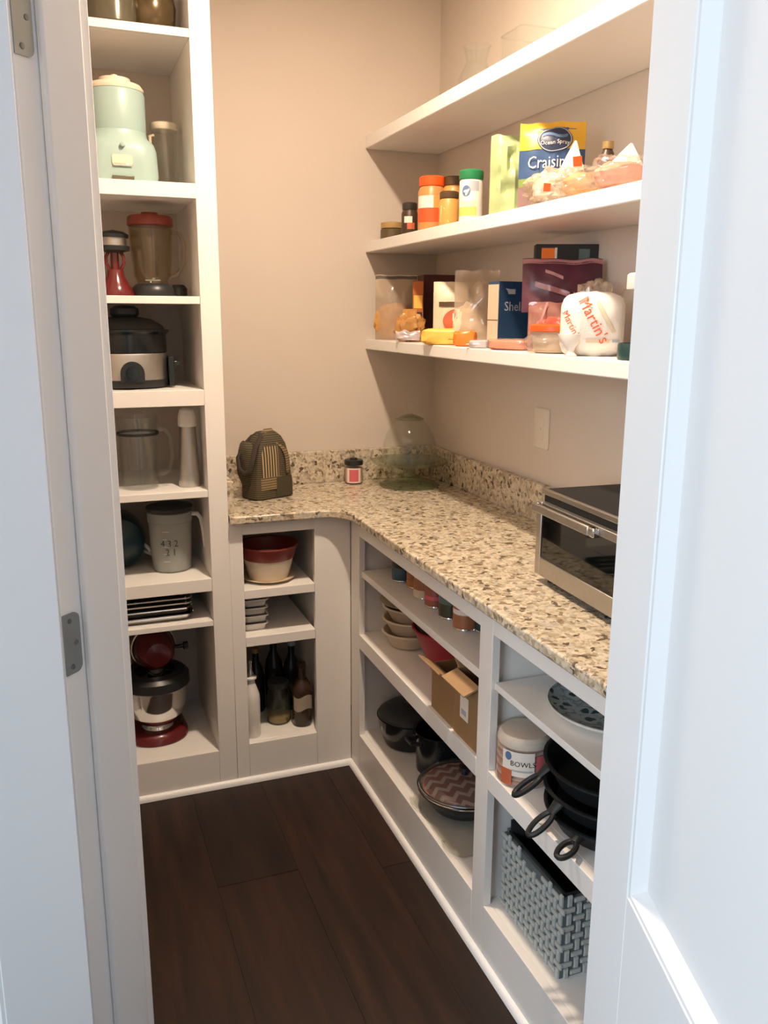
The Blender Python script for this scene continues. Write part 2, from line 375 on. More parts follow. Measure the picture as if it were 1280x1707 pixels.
def pouch_fn(w, h, t, seed=0, wr=0.004, lean=0.0, pinch=0.0):
    """front/back surface of a filled flexible bag standing up, facing -y"""
    def fn(u, v, side=-1):
        pv = max(0.0, 1-abs(2*v-0.85)**3.2) if v < 0.93 else 0.0
        pv = max(0.0, min(1.0, pv)); pr = (1-abs(u)**2.6)*pv**0.7
        x = u*w/2*(1-pinch*v*v) ; z = v*h
        nn = noise.noise(Vector((u*2.2+seed, v*3.4+side, seed*1.7)))+0.6*noise.noise(Vector((u*5+seed, v*7, side*2+seed)))
        cc = noise.noise(Vector((u*1.6+seed, v*2.2, seed*2.3)))
        y = side*(t/2*pr + wr*nn*min(1, 1.6*pr)) + 0.9*wr*cc*v + lean*z + 0.0014*side*(1-abs(u)**10)*(1-v**30)
        z += 0.006*noise.noise(Vector((u*2+seed, 3, seed)))*v
        return Vector((x, y, z))
    return fn
def pouch(fn, nu=16, nv=20):
    g = G()
    for side in (-1, 1):
        V = [[g.b.verts.new(fn(-1+2*i/nu, j/nv, side)) for i in range(nu+1)] for j in range(nv+1)]
        for j in range(nv):
            for i in range(nu):
                q = (V[j][i], V[j][i+1], V[j+1][i+1], V[j+1][i]); g.b.faces.new(q if side < 0 else q[::-1])
    bmesh.ops.remove_doubles(g.b, verts=g.b.verts, dist=0.0001)
    return g
def shell(prof_out, th):
    """profile of an open vessel: outside up, inside back down"""
    return prof_out + [(max(r-th, 0.001), z if i == 0 else max(z, prof_out[0][1]+th)) for i, (r, z) in enumerate(reversed(prof_out))]

# ------------------------------------------------------------------ room shell
XR, YB, XF, YF, XS = 1.3316, 2.9942, 0.8509, 2.5592, 1.0538
CEIL = 2.66
S2 = math.sqrt(0.5)
A0 = Vector((-0.022, 1.20, 0)); OPEN_W = 0.7715; JD = 0.132; DH = 2.05
def diag(g, name, m, bev=0.0, parent=None): return ob(name, g, m, parent, loc=A0 if not parent else None, rot=(0,0,-PI/4) if not parent else None, bev=bev)
XLW = -0.034
struct(ob('wall_back', B(XLW-0.1, XR+0.1, YB, YB+0.1, 0, CEIL), 'wall_paint'))
struct(ob('wall_right', B(XR, XR+0.1, 0.50, YB, 0, CEIL), 'wall_paint'))
struct(ob('wall_left', B(XLW-0.1, XLW, 1.475, YB, 0, CEIL), 'wall_paint'))
struct(ob('wall_near', B(0.905, XR, 0.45, 0.55, 0, CEIL), 'wall_paint'))
g = G(); g.box(-0.55, -0.001, 0.004, JD-0.004, 0, CEIL); g.box(OPEN_W+0.001, OPEN_W+0.47, 0.004, JD-0.004, 0, CEIL); g.box(-0.001, OPEN_W+0.001, 0.004, JD-0.004, DH+0.03, CEIL)
struct(diag(g, 'wall_front', 'wall_paint'))
struct(ob('ceiling', B(XLW-0.1, XR+0.1, 0.45, YB+0.1, CEIL, CEIL+0.08), 'ceiling_paint'))
# wood floor: dark sub floor with separate planks
fl = struct(ob('floor', B(-1.6, XR+0.12, -1.3, YB+0.1, -0.06, -0.012), 'box_black'))
PW, PL = 0.2255, 1.22
plank_me = None
offs = [0.32, 0.85, 0.05, 0.55, 1.0]
k = 0
for ix in range(-8, 6):
    x0 = 0.3005 + ix*PW
    if x0 > XR+0.1: continue
    st = 2.056 - 2*PL if ix == 0 else 2.056 - 3*PL + ((ix*0.47) % 1.0)*PL
    y = st
    while y > -1.3: y -= PL
    while y < YB+0.08:
        if plank_me is None:
            plank_me = B(0.0003, PW-0.0003, 0.0004, PL-0.0004, -0.012, 0.0).done()
            plank_me.materials.append(MATS['floor_wood'])
        if y+PL > -1.25:
            o = bpy.data.objects.new('plank', plank_me); COL.objects.link(o); o.parent = fl; o.location = (x0, y, -0.0004*(k % 3))
            if y+PL > YB+0.1: o.scale.y = (YB+0.1-y)/PL
            k += 1
        y += PL

# ------------------------------------------------------------------ doorway: jambs, stops, hinges
def jamb(name, x0, sgn):
    g = G(); g.box(min(x0, x0-sgn*0.02), max(x0, x0-sgn*0.02), 0, JD, 0, DH)
    j = struct(diag(g, name, 'door_white', 0.002))
    g = G(); g.box(min(x0, x0+sgn*0.0115), max(x0, x0+sgn*0.0115), 0.0365, 0.107, 0, DH)
    st = ob('door_stop', g, 'door_white', j, bev=0.004, seg=3)
    return j
jl = jamb('trim_1', 0.0, 1); jr = jamb('trim_2', OPEN_W, -1)
jh = struct(diag(B(-0.02, OPEN_W+0.02, 0, JD, DH, DH+0.02), 'trim_3', 'door_white', 0.002))
ob('door_stop', B(0, OPEN_W, 0.0365, 0.107, DH-0.0115, DH), 'door_white', jh, bev=0.003)
for nm, xs, s in (('trim_4', -0.006, -1), ('trim_5', OPEN_W+0.006, 1)):
    g = G(); g.box(min(xs, xs+s*0.075), max(xs, xs+s*0.075), -0.012, 0.004, 0, DH+0.075)
    struct(diag(g, nm, 'door_white', 0.004))
for nm, xs, s in (('trim_6', -0.010, -1), ('trim_7', OPEN_W+0.010, 1)):
    g = G(); g.box(min(xs, xs+s*0.06), max(xs, xs+s*0.06), JD-0.004, JD+0.010, 0, DH+0.06)
    struct(diag(g, nm, 'door_white', 0.003))
hz = []
for zc in (1.066, 1.865, 0.27):
    for j, x0, s in ((jl, 0.0, 1), (jr, OPEN_W, -1)):
        poly = [(0.0, -0.0445), (0.020, -0.0445)] + [(0.020+0.011*math.sin(a*PI/10), -0.0335-0.011*math.cos(a*PI/10)) for a in range(1, 6)] + \
               [(0.020+0.011*math.cos(a*PI/10), 0.0335+0.011*math.sin(a*PI/10)) for a in range(0, 6)] + [(0.0, 0.0445)]
        g = G().rings([[(x0+s*0.0002, yy, zc+zz) for yy, zz in poly], [(x0+s*0.0022, yy, zc+zz) for yy, zz in poly]])
        hp = ob('hinge_plate', g, 'hinge_metal', j)
        hp['label'] = 'grey metal hinge plate'
        for yy, zz in ((0.012, 0.034), (0.022, 0.0), (0.012, -0.034)):
            g = G().rings([[(x0+s*h, yy+r*math.cos(i*PI/6), zc+zz+r*math.sin(i*PI/6)) for i in range(12)] for h, r in ((0.0020, 0.0038), (0.0030, 0.0036), (0.0034, 0.002))])
            ob('screw', g, 'screw_metal', hp)

# door leaves: stiles, rails, recessed panels with sloped moulding
def leaf(name, L, org, d, mirror=False):
    T, SW = 0.035, (0.098 if name == 'door_1' else 0.118)
    root = struct(ob(name, B(0.03, L-0.03, T/2-0.003, T/2+0.003, 0.05, DH-0.05), 'door_white', None, loc=org, rot=(0,0,math.atan2(d[1], d[0]))))
    z = [0.008, 0.24, 0.79, 0.990, DH-0.12, DH-0.006]
    for x0, x1 in ((0, SW), (L-SW, L)): ob('stile', B(x0, x1, 0, T, z[0], z[5]), 'door_white', root, bev=0.0015)
    for a, c in ((z[0], z[1]), (z[2], z[3]), (z[4], z[5])): ob('rail', B(SW, L-SW, 0, T, a, c), 'door_white', root, bev=0.0006)
    for a, c in ((z[1], z[2]), (z[3], z[4])):
        for ya, yb in ((0.0012, 0.0115), (T-0.0012, T-0.0115)):
            mw = 0.019; g = G()
            x0, x1 = SW, L-SW
            o4 = [(x0,ya,a),(x1,ya,a),(x1,ya,c),(x0,ya,c)]; m4 = [(x0+mw*.25,ya,a+mw*.25),(x1-mw*.25,ya,a+mw*.25),(x1-mw*.25,ya,c-mw*.25),(x0+mw*.25,ya,c-mw*.25)]
            i4 = [(x0+mw,yb,a+mw),(x1-mw,yb,a+mw),(x1-mw,yb,c-mw),(x0+mw,yb,c-mw)]
            g.rings([o4, m4, i4], False, False); ob('moulding', g, 'door_white', root, smooth=False)
            g = G(); ye = T/2
            g.box(x0+mw*0.6, x1-mw*0.6, min(yb, ye), max(yb, ye), a+mw*0.6, c-mw*0.6)
            ob('panel', g, 'door_white', root)
    return root
B0 = A0 + Vector((S2, -S2, 0))*OPEN_W
dR = Vector((-0.302, -0.953, 0)); leaf('door_1', 0.50, B0+Vector((-0.033, 0.011, 0.0)), dR)
dL = Vector((-0.951, -0.309, 0)); leaf('door_2', 0.50, A0+Vector((-0.012, -0.014, 0.0)), dL)

# ------------------------------------------------------------------ cabinets
P = 'paint_white'
def part(root, name, x0, x1, y0, y1, z0, z1, m=P, bev=0.0012): return ob(name, B(x0, x1, y0, y1, z0, z1), m, root, bev=bev)
tc_ = thing('tall_cabinet', 'tall open white cabinet with appliance shelves left of the countertop', 'cabinet')
YB2 = YB-0.004
part(tc_, 'side_panel', -0.030, -0.012, YF+0.02, YB2, 0.0, 2.655); part(tc_, 'side_panel', 0.434, 0.4545, YF+0.02, YB2, 0.0, 2.655)
part(tc_, 'back_panel', -0.012, 0.434, YB2-0.010, YB2, 0.06, 2.655, 'wall_paint')
part(tc_, 'stile', -0.030, 0.020, YF, YF+0.02, 0.0, 2.655); part(tc_, 'stile', 0.3968, 0.4548, YF, YF+0.02, 0.0, 2.655)
part(tc_, 'bottom_rail', 0.020, 0.3968, YF, YF+0.02, 0.0, 0.1307); part(tc_, 'bottom_shelf', -0.012, 0.434, YF+0.02, YB2-0.01, 0.110, 0.1307)
part(tc_, 'inner_side', 0.3968, 0.434, YF+0.02, YB2-0.01, 0.1307, 2.655)
for zt, zb, fixed in ((2.2667, 2.245, 0), (1.873, 1.833, 1), (1.5664, 1.545, 0), (1.2996, 1.253, 1), (0.9969, 0.9753, 0), (0.7177, 0.6767, 1), (0.5794, 0.562, 0)):
    part(tc_, 'shelf', -0.012 if not fixed else 0.020, 0.3966, YF+(0.0 if fixed else 0.0225), YB2-0.011, zb, zt)
    if not fixed: part(tc_, 'shelf_edge', 0.0205, 0.3962, YF+0.001, YF+0.0223, zb, zt)

bb = thing('base_cabinet', 'narrow white open base cabinet in the back corner under the granite', 'cabinet')
YI = YF+0.02
part(bb, 'stile', 0.4549, 0.4969, YF, YI, 0, 0.888); part(bb, 'stile', 0.7284, XF-0.001, YF, YI, 0, 0.888)
part(bb, 'bottom_rail', 0.4969, 0.7284, YF, YI, 0, 0.1367); part(bb, 'top_rail', 0.4969, 0.7284, YF, YI, 0.848, 0.888)
part(bb, 'side_panel', 0.4575, 0.478, YI, YB2, 0.02, 0.888); part(bb, 'side_panel', 0.745, 0.765, YI, YB2, 0.02, 0.888)
part(bb, 'back_panel', 0.478, 0.745, YB2-0.01, YB2, 0.02, 0.888, 'wall_paint'); part(bb, 'bottom_shelf', 0.478, 0.745, YI, YB2-0.01, 0.118, 0.1367)
part(bb, 'shelf', 0.4975, 0.7278, YF+0.002, YB2-0.01, 0.6369, 0.6657); part(bb, 'shelf', 0.4975, 0.7278, YF+0.002, YB2-0.01, 0.4757, 0.508)

rb = thing('base_cabinet', 'long white open base cabinet along the right wall under the granite', 'cabinet')
XI = XF+0.02; YE = 0.575; Y1 = 2.515
XB = XR-0.004
part(rb, 'stile', XF, XI, 2.475, YF-0.0005, 0.0, 0.888); part(rb, 'stile', XF, XI, 1.571, 1.632, 0.0, 0.888); part(rb, 'stile', XF, XI, YE, 0.98, 0.0, 0.888)
for ya, yb in ((1.632, 2.475), (0.98, 1.571)):
    part(rb, 'top_rail', XF, XI, ya, yb, 0.834, 0.888); part(rb, 'bottom_rail', XF, XI, ya, yb, 0.0, 0.1482); part(rb, 'rail', XF, XI, ya, yb, 0.456, 0.504)
part(rb, 'side_panel', XI, XB-0.01, 2.495, 2.513, 0.02, 0.888); part(rb, 'divider', XI, XB-0.01, 1.592, 1.612, 0.02, 0.888); part(rb, 'side_panel', XI, XB-0.01, YE, YE+0.018, 0.02, 0.888)
part(rb, 'back_panel', XB-0.01, XB, YE, 2.513, 0.02, 0.888)
for ya, yb in ((1.612, 2.495), (YE+0.018, 1.592)):
    part(rb, 'shelf', XI, XB-0.01, ya, yb, 0.484, 0.504); part(rb, 'bottom_shelf', XI, XB-0.01, ya, yb, 0.128, 0.1482)
part(rb, 'shelf', XF+0.008, XB-0.01, 1.633, 2.474, 0.6983, 0.7192); part(rb, 'shelf', XF+0.008, XB-0.01, 0.981, 1.570, 0.7028, 0.7192)
# shoe moulding on the floor
def shoe(name, pts):
    prof = [(0, 0)] + [(0.013*math.cos(a*PI/10), 0.019*math.sin(a*PI/10)) for a in range(0, 6)]
    g = G(); g.rings([[Vector(p(x, z)) for x, z in prof] for p in pts])
    struct(ob(name, g, 'door_white'))
shoe('baseboard_back', [lambda x, z: (-0.03, YF-0.0005-x, z+0.0006), lambda x, z: (XF-0.0005-x, YF-0.0005-x, z+0.0006)])
shoe('baseboard_right', [lambda x, z: (XF-0.0005-x, YF-0.0005-x, z+0.0006), lambda x, z: (XF-0.0005-x, YE+0.05, z+0.0006)])

# ------------------------------------------------------------------ granite worktop
ct = thing('countertop', 'speckled beige granite L shaped countertop with low backsplash', 'countertop')
xe, ye, R = XF-0.030, YF-0.030, 0.085
poly = [(0.457, ye)] + [(xe-R+R*math.sin(a*PI/16), ye-R+R*math.cos(a*PI/16)) for a in range(0, 9)] + [(xe, 0.66), (0.905, 0.572), (XR-0.002, 0.572), (XR-0.002, YB-0.002), (0.457, YB-0.002)]
ob('slab', G().prism(poly, 0.8885, 0.914), 'granite', ct, bev=0.005, seg=3)
ob('backsplash', B(0.478, XR-0.024, YB-0.022, YB-0.002, 0.914, 1.030), 'granite', ct, bev=0.002)
ob('backsplash', B(XR-0.0235, XR-0.002, 0.60, YB-0.002, 0.914, 1.030), 'granite', ct, bev=0.002)
ob('backsplash', B(0.457, 0.4775, YF+0.02, YB-0.002, 0.914, 1.015), 'granite', ct, bev=0.002)

# wall shelves
for zt, zb, lab in ((2.118, 2.0776, 'topmost white wall shelf above the snacks'), (1.7688, 1.7324, 'middle white wall shelf holding the orange lidded peanut jar'), (1.4306, 1.3947, 'lowest white wall shelf holding bread and boxes')):
    s = thing('wall_shelf', lab, 'shelf', group='white shelves on the right wall')
    ob('board', B(XS, XR-0.001, 0.56, YB-0.001, zb, zt), P, s, bev=0.003)

# blank wall plate
o = thing('wall_plate', 'cream rectangular outlet plate on the right wall above the counter', 'outlet', (XR, 2.199, 1.191), -PI/2)
ob('plate', G().rings([[(x, 0-0.0005, z) for x, z in rrect(-0.041, 0.041, -0.060, 0.060, 0.005)], [(x, -0.004, z) for x, z in rrect(-0.041, 0.041, -0.060, 0.060, 0.005)], [(x, -0.006, z) for x, z in rrect(-0.038, 0.038, -0.057, 0.057, 0.004)]]), 'tan_wall_plate', o)
for dz in (-0.020, 0.020):
    ob('socket', G().rings([[(x, -0.0058, z+dz) for x, z in rrect(-0.016, 0.016, -0.014, 0.014, 0.006)], [(x, -0.0072, z+dz) for x, z in rrect(-0.016, 0.016, -0.014, 0.014, 0.006)]]), 'tan_wall_plate', o)
ob('screw', G().rings([[(x, -0.0058, z) for x, z in disc(0, 0, 0.003, 0.003, 10)], [(x, -0.0068, z) for x, z in disc(0, 0, 0.0025, 0.0025, 10)]]), 'chrome', o)

# ceiling lamp (gives the warm light): a flat downlight disc in a white trim ring
o = thing('ceiling_light', 'round warm flush downlight in the pantry ceiling', 'lamp', (BULB_POS[0], BULB_POS[1], CEIL))
ob('trim_ring', G().lathe([(0.050, -0.012), (0.052, -0.014), (0.078, -0.008), (0.082, -0.0005)], 40, cap0=False), 'ceiling_paint', o)
ob('diffuser', G().lathe([(0.002, -0.0125), (0.049, -0.0125), (0.049, -0.0105), (0.002, -0.0105)], 32), 'lamp_globe', o)
# ------------------------------------------------------------------ things in the tall cabinet
def at(loc, rz=0): return loc, rz
# shelf 1 (top of frame)
o = thing('glass_canister', 'dark bronze glass canister behind the door jamb on the highest cabinet shelf', 'canister', (0.205, 2.655, 2.2667))
ob('body', G().lathe([(0.055, 0.0), (0.066, 0.012), (0.068, 0.12), (0.058, 0.15)]), 'bronze_grey', o)
ob('lid', G().lathe([(0.060, 0.1502), (0.060, 0.168), (0.02, 0.178), (0.012, 0.195), (0.002, 0.20)]), 'bronze', o)
o = thing('round_pot', 'dark brown rounded pot on the highest cabinet shelf beside the stile', 'pot', (0.312, 2.69, 2.2667))
ob('body', G().lathe(shell([(0.035, 0.0), (0.055, 0.012), (0.068, 0.04), (0.071, 0.075), (0.062, 0.12)], 0.004), cap1=True), 'bronze', o)
ob('lid', G().lathe([(0.064, 0.1205), (0.058, 0.132), (0.02, 0.143), (0.012, 0.158), (0.002, 0.162)]), 'bronze_grey', o)

# shelf 2: mint ice cream maker and glass pitcher
o = thing('ice_cream_maker', 'pale mint green retro ice cream maker with cream label plate', 'appliance', (0.205, 2.685, 1.873))
rs = []
for h, hw, hd, r in ((0.0, 0.098, 0.092, 0.05), (0.02, 0.102, 0.096, 0.05), (0.085, 0.100, 0.094, 0.055), (0.106, 0.094, 0.090, 0.06), (0.122, 0.080, 0.080, 0.070), (0.138, 0.078, 0.078, 0.074)):
    rs.append([(x, y, h) for x, y in rrect(-hw, hw, -hd, hd, r, 6)])
ob('housing', G().rings(rs), 'mint', o)
ob('canister', G().lathe([(0.0775, 0.138), (0.0785, 0.145), (0.0785, 0.236), (0.075, 0.245)], 36), 'mint', o)
ob('lid', G().lathe([(0.0765, 0.2452), (0.0775, 0.252), (0.070, 0.262), (0.044, 0.268), (0.042, 0.279), (0.010, 0.281), (0.008, 0.290), (0.001, 0.292)], 36), 'cream', o)
ob('label_plate', G().rings([[(x, -0.0955, z) for x, z in rrect(-0.026, 0.028, 0.040, 0.068, 0.006)], [(x, -0.0985, z) for x, z in rrect(-0.026, 0.028, 0.040, 0.068, 0.006)]]), 'cream', o)
ob('trim_bar', B(-0.024, 0.026, -0.1015, -0.0985, 0.038, 0.044), 'chrome', o, bev=0.001)
ob('knob', G().lathe([(0.007, 0), (0.006, 0.010), (0.001, 0.011)], 14, M=Matrix.Translation((0.004, -0.0945, 0.094)) @ Matrix.Rotation(PI/2, 4, 'X')), 'mint', o)
ob('drip_slot', B(-0.028, 0.030, -0.1005, -0.0945, 0.004, 0.013), 'bronze_grey', o, bev=0.001)
o = thing('glass_pitcher', 'small clear pitcher with cream rim behind the mint ice cream maker', 'pitcher', (0.345, 2.78, 1.873))
ob('body', G().lathe(shell([(0.036, 0.0), (0.038, 0.01), (0.038, 0.175)], 0.003), cap1=True), 'glass', o)
ob('rim', G().lathe([(0.039, 0.172), (0.041, 0.175), (0.041, 0.190), (0.030, 0.194)]), 'cream', o)
ob('handle', G().tube([(-0.033, -0.012, 0.155), (-0.045, -0.03, 0.150), (-0.045, -0.03, 0.06), (-0.034, -0.012, 0.05)], 0.005), 'cream_clear', o)

# shelf 3: blender, spice mill
z = 1.5664
o = thing('blender_jar', 'clear glass blender jar with dark red lid and black base', 'blender', (0.282, 2.70, z))
ob('collar', G().lathe([(0.062, 0.0), (0.064, 0.004), (0.060, 0.026), (0.050, 0.036)]), 'black_plastic', o)
def bj(h, r, k): return [((r+k*math.cos(4*t))*math.cos(t), (r+k*math.cos(4*t))*math.sin(t), h) for t in [2*PI*i/32 for i in range(32)]]
ob('jar', G().rings([bj(0.0365, 0.043, 0.001), bj(0.06, 0.050, 0.003), bj(0.12, 0.056, 0.003), bj(0.198, 0.062, 0.001), bj(0.199, 0.058, 0.001), bj(0.12, 0.052, 0.003), bj(0.06, 0.046, 0.003), bj(0.042, 0.040, 0.001)]), 'glass_brown', o)
ob('lid', G().lathe([(0.060, 0.1995), (0.066, 0.201), (0.065, 0.222), (0.060, 0.228), (0.026, 0.229), (0.024, 0.238), (0.002, 0.240)], 30), 'red_lid', o)
ob('handle', G().tube([(0.056, -0.008, 0.185), (0.083, -0.014, 0.180), (0.093, -0.016, 0.150), (0.089, -0.016, 0.095), (0.070, -0.012, 0.062), (0.050, -0.008, 0.058)], [0.006, 0.007, 0.0075, 0.007, 0.006, 0.006], 10), 'glass_brown', o)
ob('blade', G().box(-0.022, 0.022, -0.004, 0.004, 0.046, 0.049).box(-0.004, 0.004, -0.022, 0.022, 0.050, 0.053), 'chrome', o)
o = thing('rubber_stopper', 'small black round stopper beside the blender base', 'stopper', (0.360, 2.735, z))
ob('cap', G().lathe([(0.022, 0.0), (0.026, 0.004), (0.026, 0.026), (0.018, 0.036), (0.002, 0.038)]), 'black_plastic', o)
o = thing('hand_juicer', 'dark red flared juicer with black top beside the blender', 'juicer', (0.176, 2.69, z))
ob('skirt', G().lathe([(0.052, 0.0), (0.053, 0.006), (0.040, 0.03), (0.026, 0.055), (0.022, 0.075)], 28), 'red_dark', o)
for a in (-0.75, 0.75):
    ob('arm', G().tube([(0.020*math.sin(a), -0.006, 0.070), (0.036*math.sin(a), -0.014, 0.092), (0.036*math.sin(a), -0.014, 0.110), (0.024*math.sin(a), -0.008, 0.125)], 0.005), 'red_dark', o)
ob('stem', G().lathe([(0.012, 0.074), (0.012, 0.122)]), 'red_dark', o)
ob('cup', G().lathe([(0.020, 0.122), (0.044, 0.128), (0.045, 0.140), (0.036, 0.142)]), 'black_plastic', o)
ob('band', G().lathe([(0.036, 0.142), (0.036, 0.163)]), 'brushed', o)
ob('cap', G().lathe([(0.042, 0.163), (0.043, 0.172), (0.030, 0.180), (0.008, 0.184), (0.002, 0.186)]), 'black_plastic', o)

# shelf 4: slow cooker
z = 1.2996
o = thing('slow_cooker', 'stainless slow cooker with black knob and dark crock', 'appliance', (0.196, 2.715, z))
sx, sy = 1.22, 1.0
ob('base', G().lathe([(0.080, 0.0), (0.098, 0.004), (0.101, 0.018), (0.100, 0.026)], 40, sx=sx, sy=sy), 'black_plastic', o)
ob('band', G().lathe([(0.0985, 0.0262), (0.0985, 0.098), (0.097, 0.103)], 40, sx=sx, sy=sy), 'brushed', o)
ob('crock', G().lathe([(0.0945, 0.1032), (0.0960, 0.108), (0.0960, 0.158), (0.104, 0.166), (0.104, 0.172), (0.092, 0.173)], 40, sx=sx, sy=sy), 'black_gloss', o)
lid = ob('lid', G().lathe([(0.095, 0.1732), (0.088, 0.184), (0.062, 0.202), (0.036, 0.208)], 36, sx=sx, sy=sy), 'dark_grey', o)
ob('lid_knob', G().lathe([(0.036, 0.208), (0.042, 0.216), (0.041, 0.232), (0.028, 0.240), (0.002, 0.242)], 24), 'dark_grey', o)
kn = ob('control_panel', G().rings([[(x, -0.0985, h) for x, h in ([(-0.034, 0.022)] + [(-0.034*math.cos(a*PI/12), 0.048+0.034*math.sin(a*PI/12)) for a in range(0, 13)] + [(0.034, 0.022)])],
                                   [(x, -0.108, h) for x, h in ([(-0.034, 0.022)] + [(-0.034*math.cos(a*PI/12), 0.048+0.034*math.sin(a*PI/12)) for a in range(0, 13)] + [(0.034, 0.022)])]]), 'black_plastic', o, loc=(0.005, -0.0005, 0))
ob('dial', G().lathe([(0.019, 0), (0.017, 0.016), (0.002, 0.017)], 20, M=Matrix.Translation((0, -0.108, 0.048)) @ Matrix.Rotation(PI/2, 4, 'X')), 'black_gloss', kn)
ob('side_handle', G().box(0.116, 0.150, -0.048, 0.010, 0.064, 0.080).box(0.114, 0.132, -0.056, -0.028, 0.004, 0.094), 'black_gloss', o, bev=0.003)
ob('side_handle', G().box(-0.142, -0.118, -0.045, 0.010, 0.066, 0.078), 'black_plastic', o, bev=0.003)

# shelf 5: glass jug and steel siphon bottle
z = 0.9969
o = thing('glass_jug', 'clear glass blender jug with looped handle left of the steel bottle', 'jug', (0.210, 2.672, z))
ob('body', G().lathe(shell([(0.050, 0.0), (0.055, 0.006), (0.056, 0.03), (0.060, 0.19), (0.063, 0.218)], 0.004), 32, cap1=True), 'glass_smoke', o)
ob('handle', G().tube([(0.058, -0.018, 0.178), (0.076, -0.022, 0.180), (0.092, -0.026, 0.160), (0.096, -0.027, 0.10), (0.086, -0.025, 0.055), (0.068, -0.020, 0.042), (0.056, -0.016, 0.045)], [0.007]*7, 10), 'glass_smoke', o)
ob('band', G().lathe([(0.0615, 0.164), (0.0625, 0.166), (0.0625, 0.170), (0.0618, 0.172)], 32, cap0=False, cap1=False), 'dark_grey', o)
o = thing('steel_bottle', 'tapered brushed steel bottle with white cap beside the glass jug', 'bottle', (0.3555, 2.650, z))
ob('body', G().lathe([(0.032, 0.0), (0.0335, 0.004), (0.0325, 0.03), (0.027, 0.13), (0.0245, 0.186)], 32), 'brushed', o)
ob('cap', G().lathe([(0.0275, 0.186), (0.0285, 0.190), (0.0275, 0.215), (0.022, 0.236), (0.014, 0.242), (0.002, 0.243)], 28), 'white_plastic', o)

# shelf 6: measuring jug, teal pot
z = 0.7177
o = thing('measuring_jug', 'frosted plastic measuring jug with white handle and dark printed marks', 'jug', (0.296, 2.712, z))
ob('body', G().lathe([(0.054, 0.0), (0.060, 0.006), (0.062, 0.03), (0.067, 0.16), (0.070, 0.162), (0.070, 0.190), (0.068, 0.192), (0.066, 0.19), (0.064, 0.16), (0.059, 0.03), (0.056, 0.01)], 36), 'frosted', o)
ob('handle', G().tube([(0.062, -0.015, 0.180), (0.083, -0.020, 0.180), (0.094, -0.022, 0.165), (0.100, -0.024, 0.12), (0.103, -0.024, 0.072)], [0.010, 0.011, 0.010, 0.009, 0.008], 10, flat=0.7), 'white_plastic', o)
ob('lid', G().lathe([(0.062, 0.1925), (0.071, 0.194), (0.073, 0.206), (0.060, 0.210), (0.01, 0.214)], 34), 'dark_grey', o)
def cyl(R, a0): return lambda x, y: Vector((R*math.sin(a0+x/R), -R*math.cos(a0+x/R), y))
for i, (sz, dx, dy) in enumerate((('4 3 2', -0.006, 0.098), ('2 1', -0.002, 0.070))):
    f0 = cyl(0.0672 if i == 0 else 0.0662, -0.10)
    text('printed_marks', sz, 0.030, 'print_black', o, lambda x, y: f0(x*0.9+dx, y+dy))
for q in range(5):
    f0 = cyl(0.0688, -0.10); ob('tick_mark', patch(lambda u, v: f0(u, v), -0.026, -0.014 if q % 2 else -0.006, 0.040+q*0.024, 0.0425+q*0.024, 4, 1), 'print_grey', o)
o = thing('teal_pot', 'dark teal round pot lying on its side left of the measuring jug', 'pot', (0.135, 2.815, z))
mr = Matrix.Translation((0, 0, 0.089)) @ Matrix.Rotation(PI/2, 4, 'X')
ob('body', G().lathe([(0.055, -0.10), (0.080, -0.085), (0.088, -0.04), (0.088, 0.04), (0.080, 0.075), (0.045, 0.092), (0.001, 0.096)], 32, M=mr), 'teal_pot', o)
ob('handle', G().tube([(0.080, -0.050, 0.075), (0.092, -0.068, 0.066), (0.098, -0.074, 0.058), (0.101, -0.068, 0.045), (0.084, -0.048, 0.050)], 0.006), 'print_grey', o)
ob('knob', G().lathe([(0.012, 0.096), (0.014, 0.104), (0.002, 0.112)], 16, M=mr), 'dark_grey', o)

# shelf 7: baking sheets and racks
z = 0.5794
def sheet_pan(hx, hy, h): 
    a = [rrect(-hx+d, hx-d, -hy+d, hy-d, 0.02) for d in (0.012, 0.004, 0.0, 0.002, 0.006, 0.014)]
    hs = (0, h, h+0.0005, h+0.002, h, 0.0015)
    return G().rings([[(x, y, q) for x, y in p] for p, q in zip(a, hs)])
for i in range(2):
    o = thing('baking_sheet', ('wide silver baking sheet lowest in the cabinet stack', 'darker baking sheet resting on the silver sheet')[i], 'baking sheet', (0.190, 2.765, z+i*0.0215), group='baking sheets in the tall cabinet')
    ob('pan', sheet_pan(0.152-0.004*i, 0.176-0.004*i, 0.019), ('steel', 'brushed')[i], o)
    for sx_ in (-1, 1): ob('rolled_rim', G().tube([(sx_*(0.153-0.004*i), -0.14, 0.0185), (sx_*(0.153-0.004*i), 0.14, 0.0185)], 0.0022), 'steel', o)
    ob('rolled_rim', G().tube([(-0.13, -0.1765+0.004*i, 0.0185), (0.13, -0.1765+0.004*i, 0.0185)], 0.0022, 8), 'chrome', o)
for i in range(2):
    o = thing('cooling_rack', ('wire cooling rack with thin grey wires on the baking sheets', 'upper wire cooling rack topmost of the baking stack')[i], 'rack', (0.190, 2.765, z+0.0445+i*0.016), group='cooling racks')
    ob('frame', G().tube([(x, y, 0.012) for x, y in rrect(-0.148, 0.148, -0.172, 0.172, 0.02, 3)], 0.0024, 6, closed=True), 'brushed', o)
    for q in range(15):
        ob('wire', G().tube([(-0.140+q*0.02, -0.172, 0.012), (-0.140+q*0.02, 0.172, 0.012)], 0.0012, 5), 'brushed', o)
    for sx_ in (-1, 1):
        for sy_ in (-1, 1): ob('foot', G().tube([(sx_*0.13, sy_*0.15, 0.0105), (sx_*0.13, sy_*0.15, 0.0)], 0.002, 6), 'brushed', o)

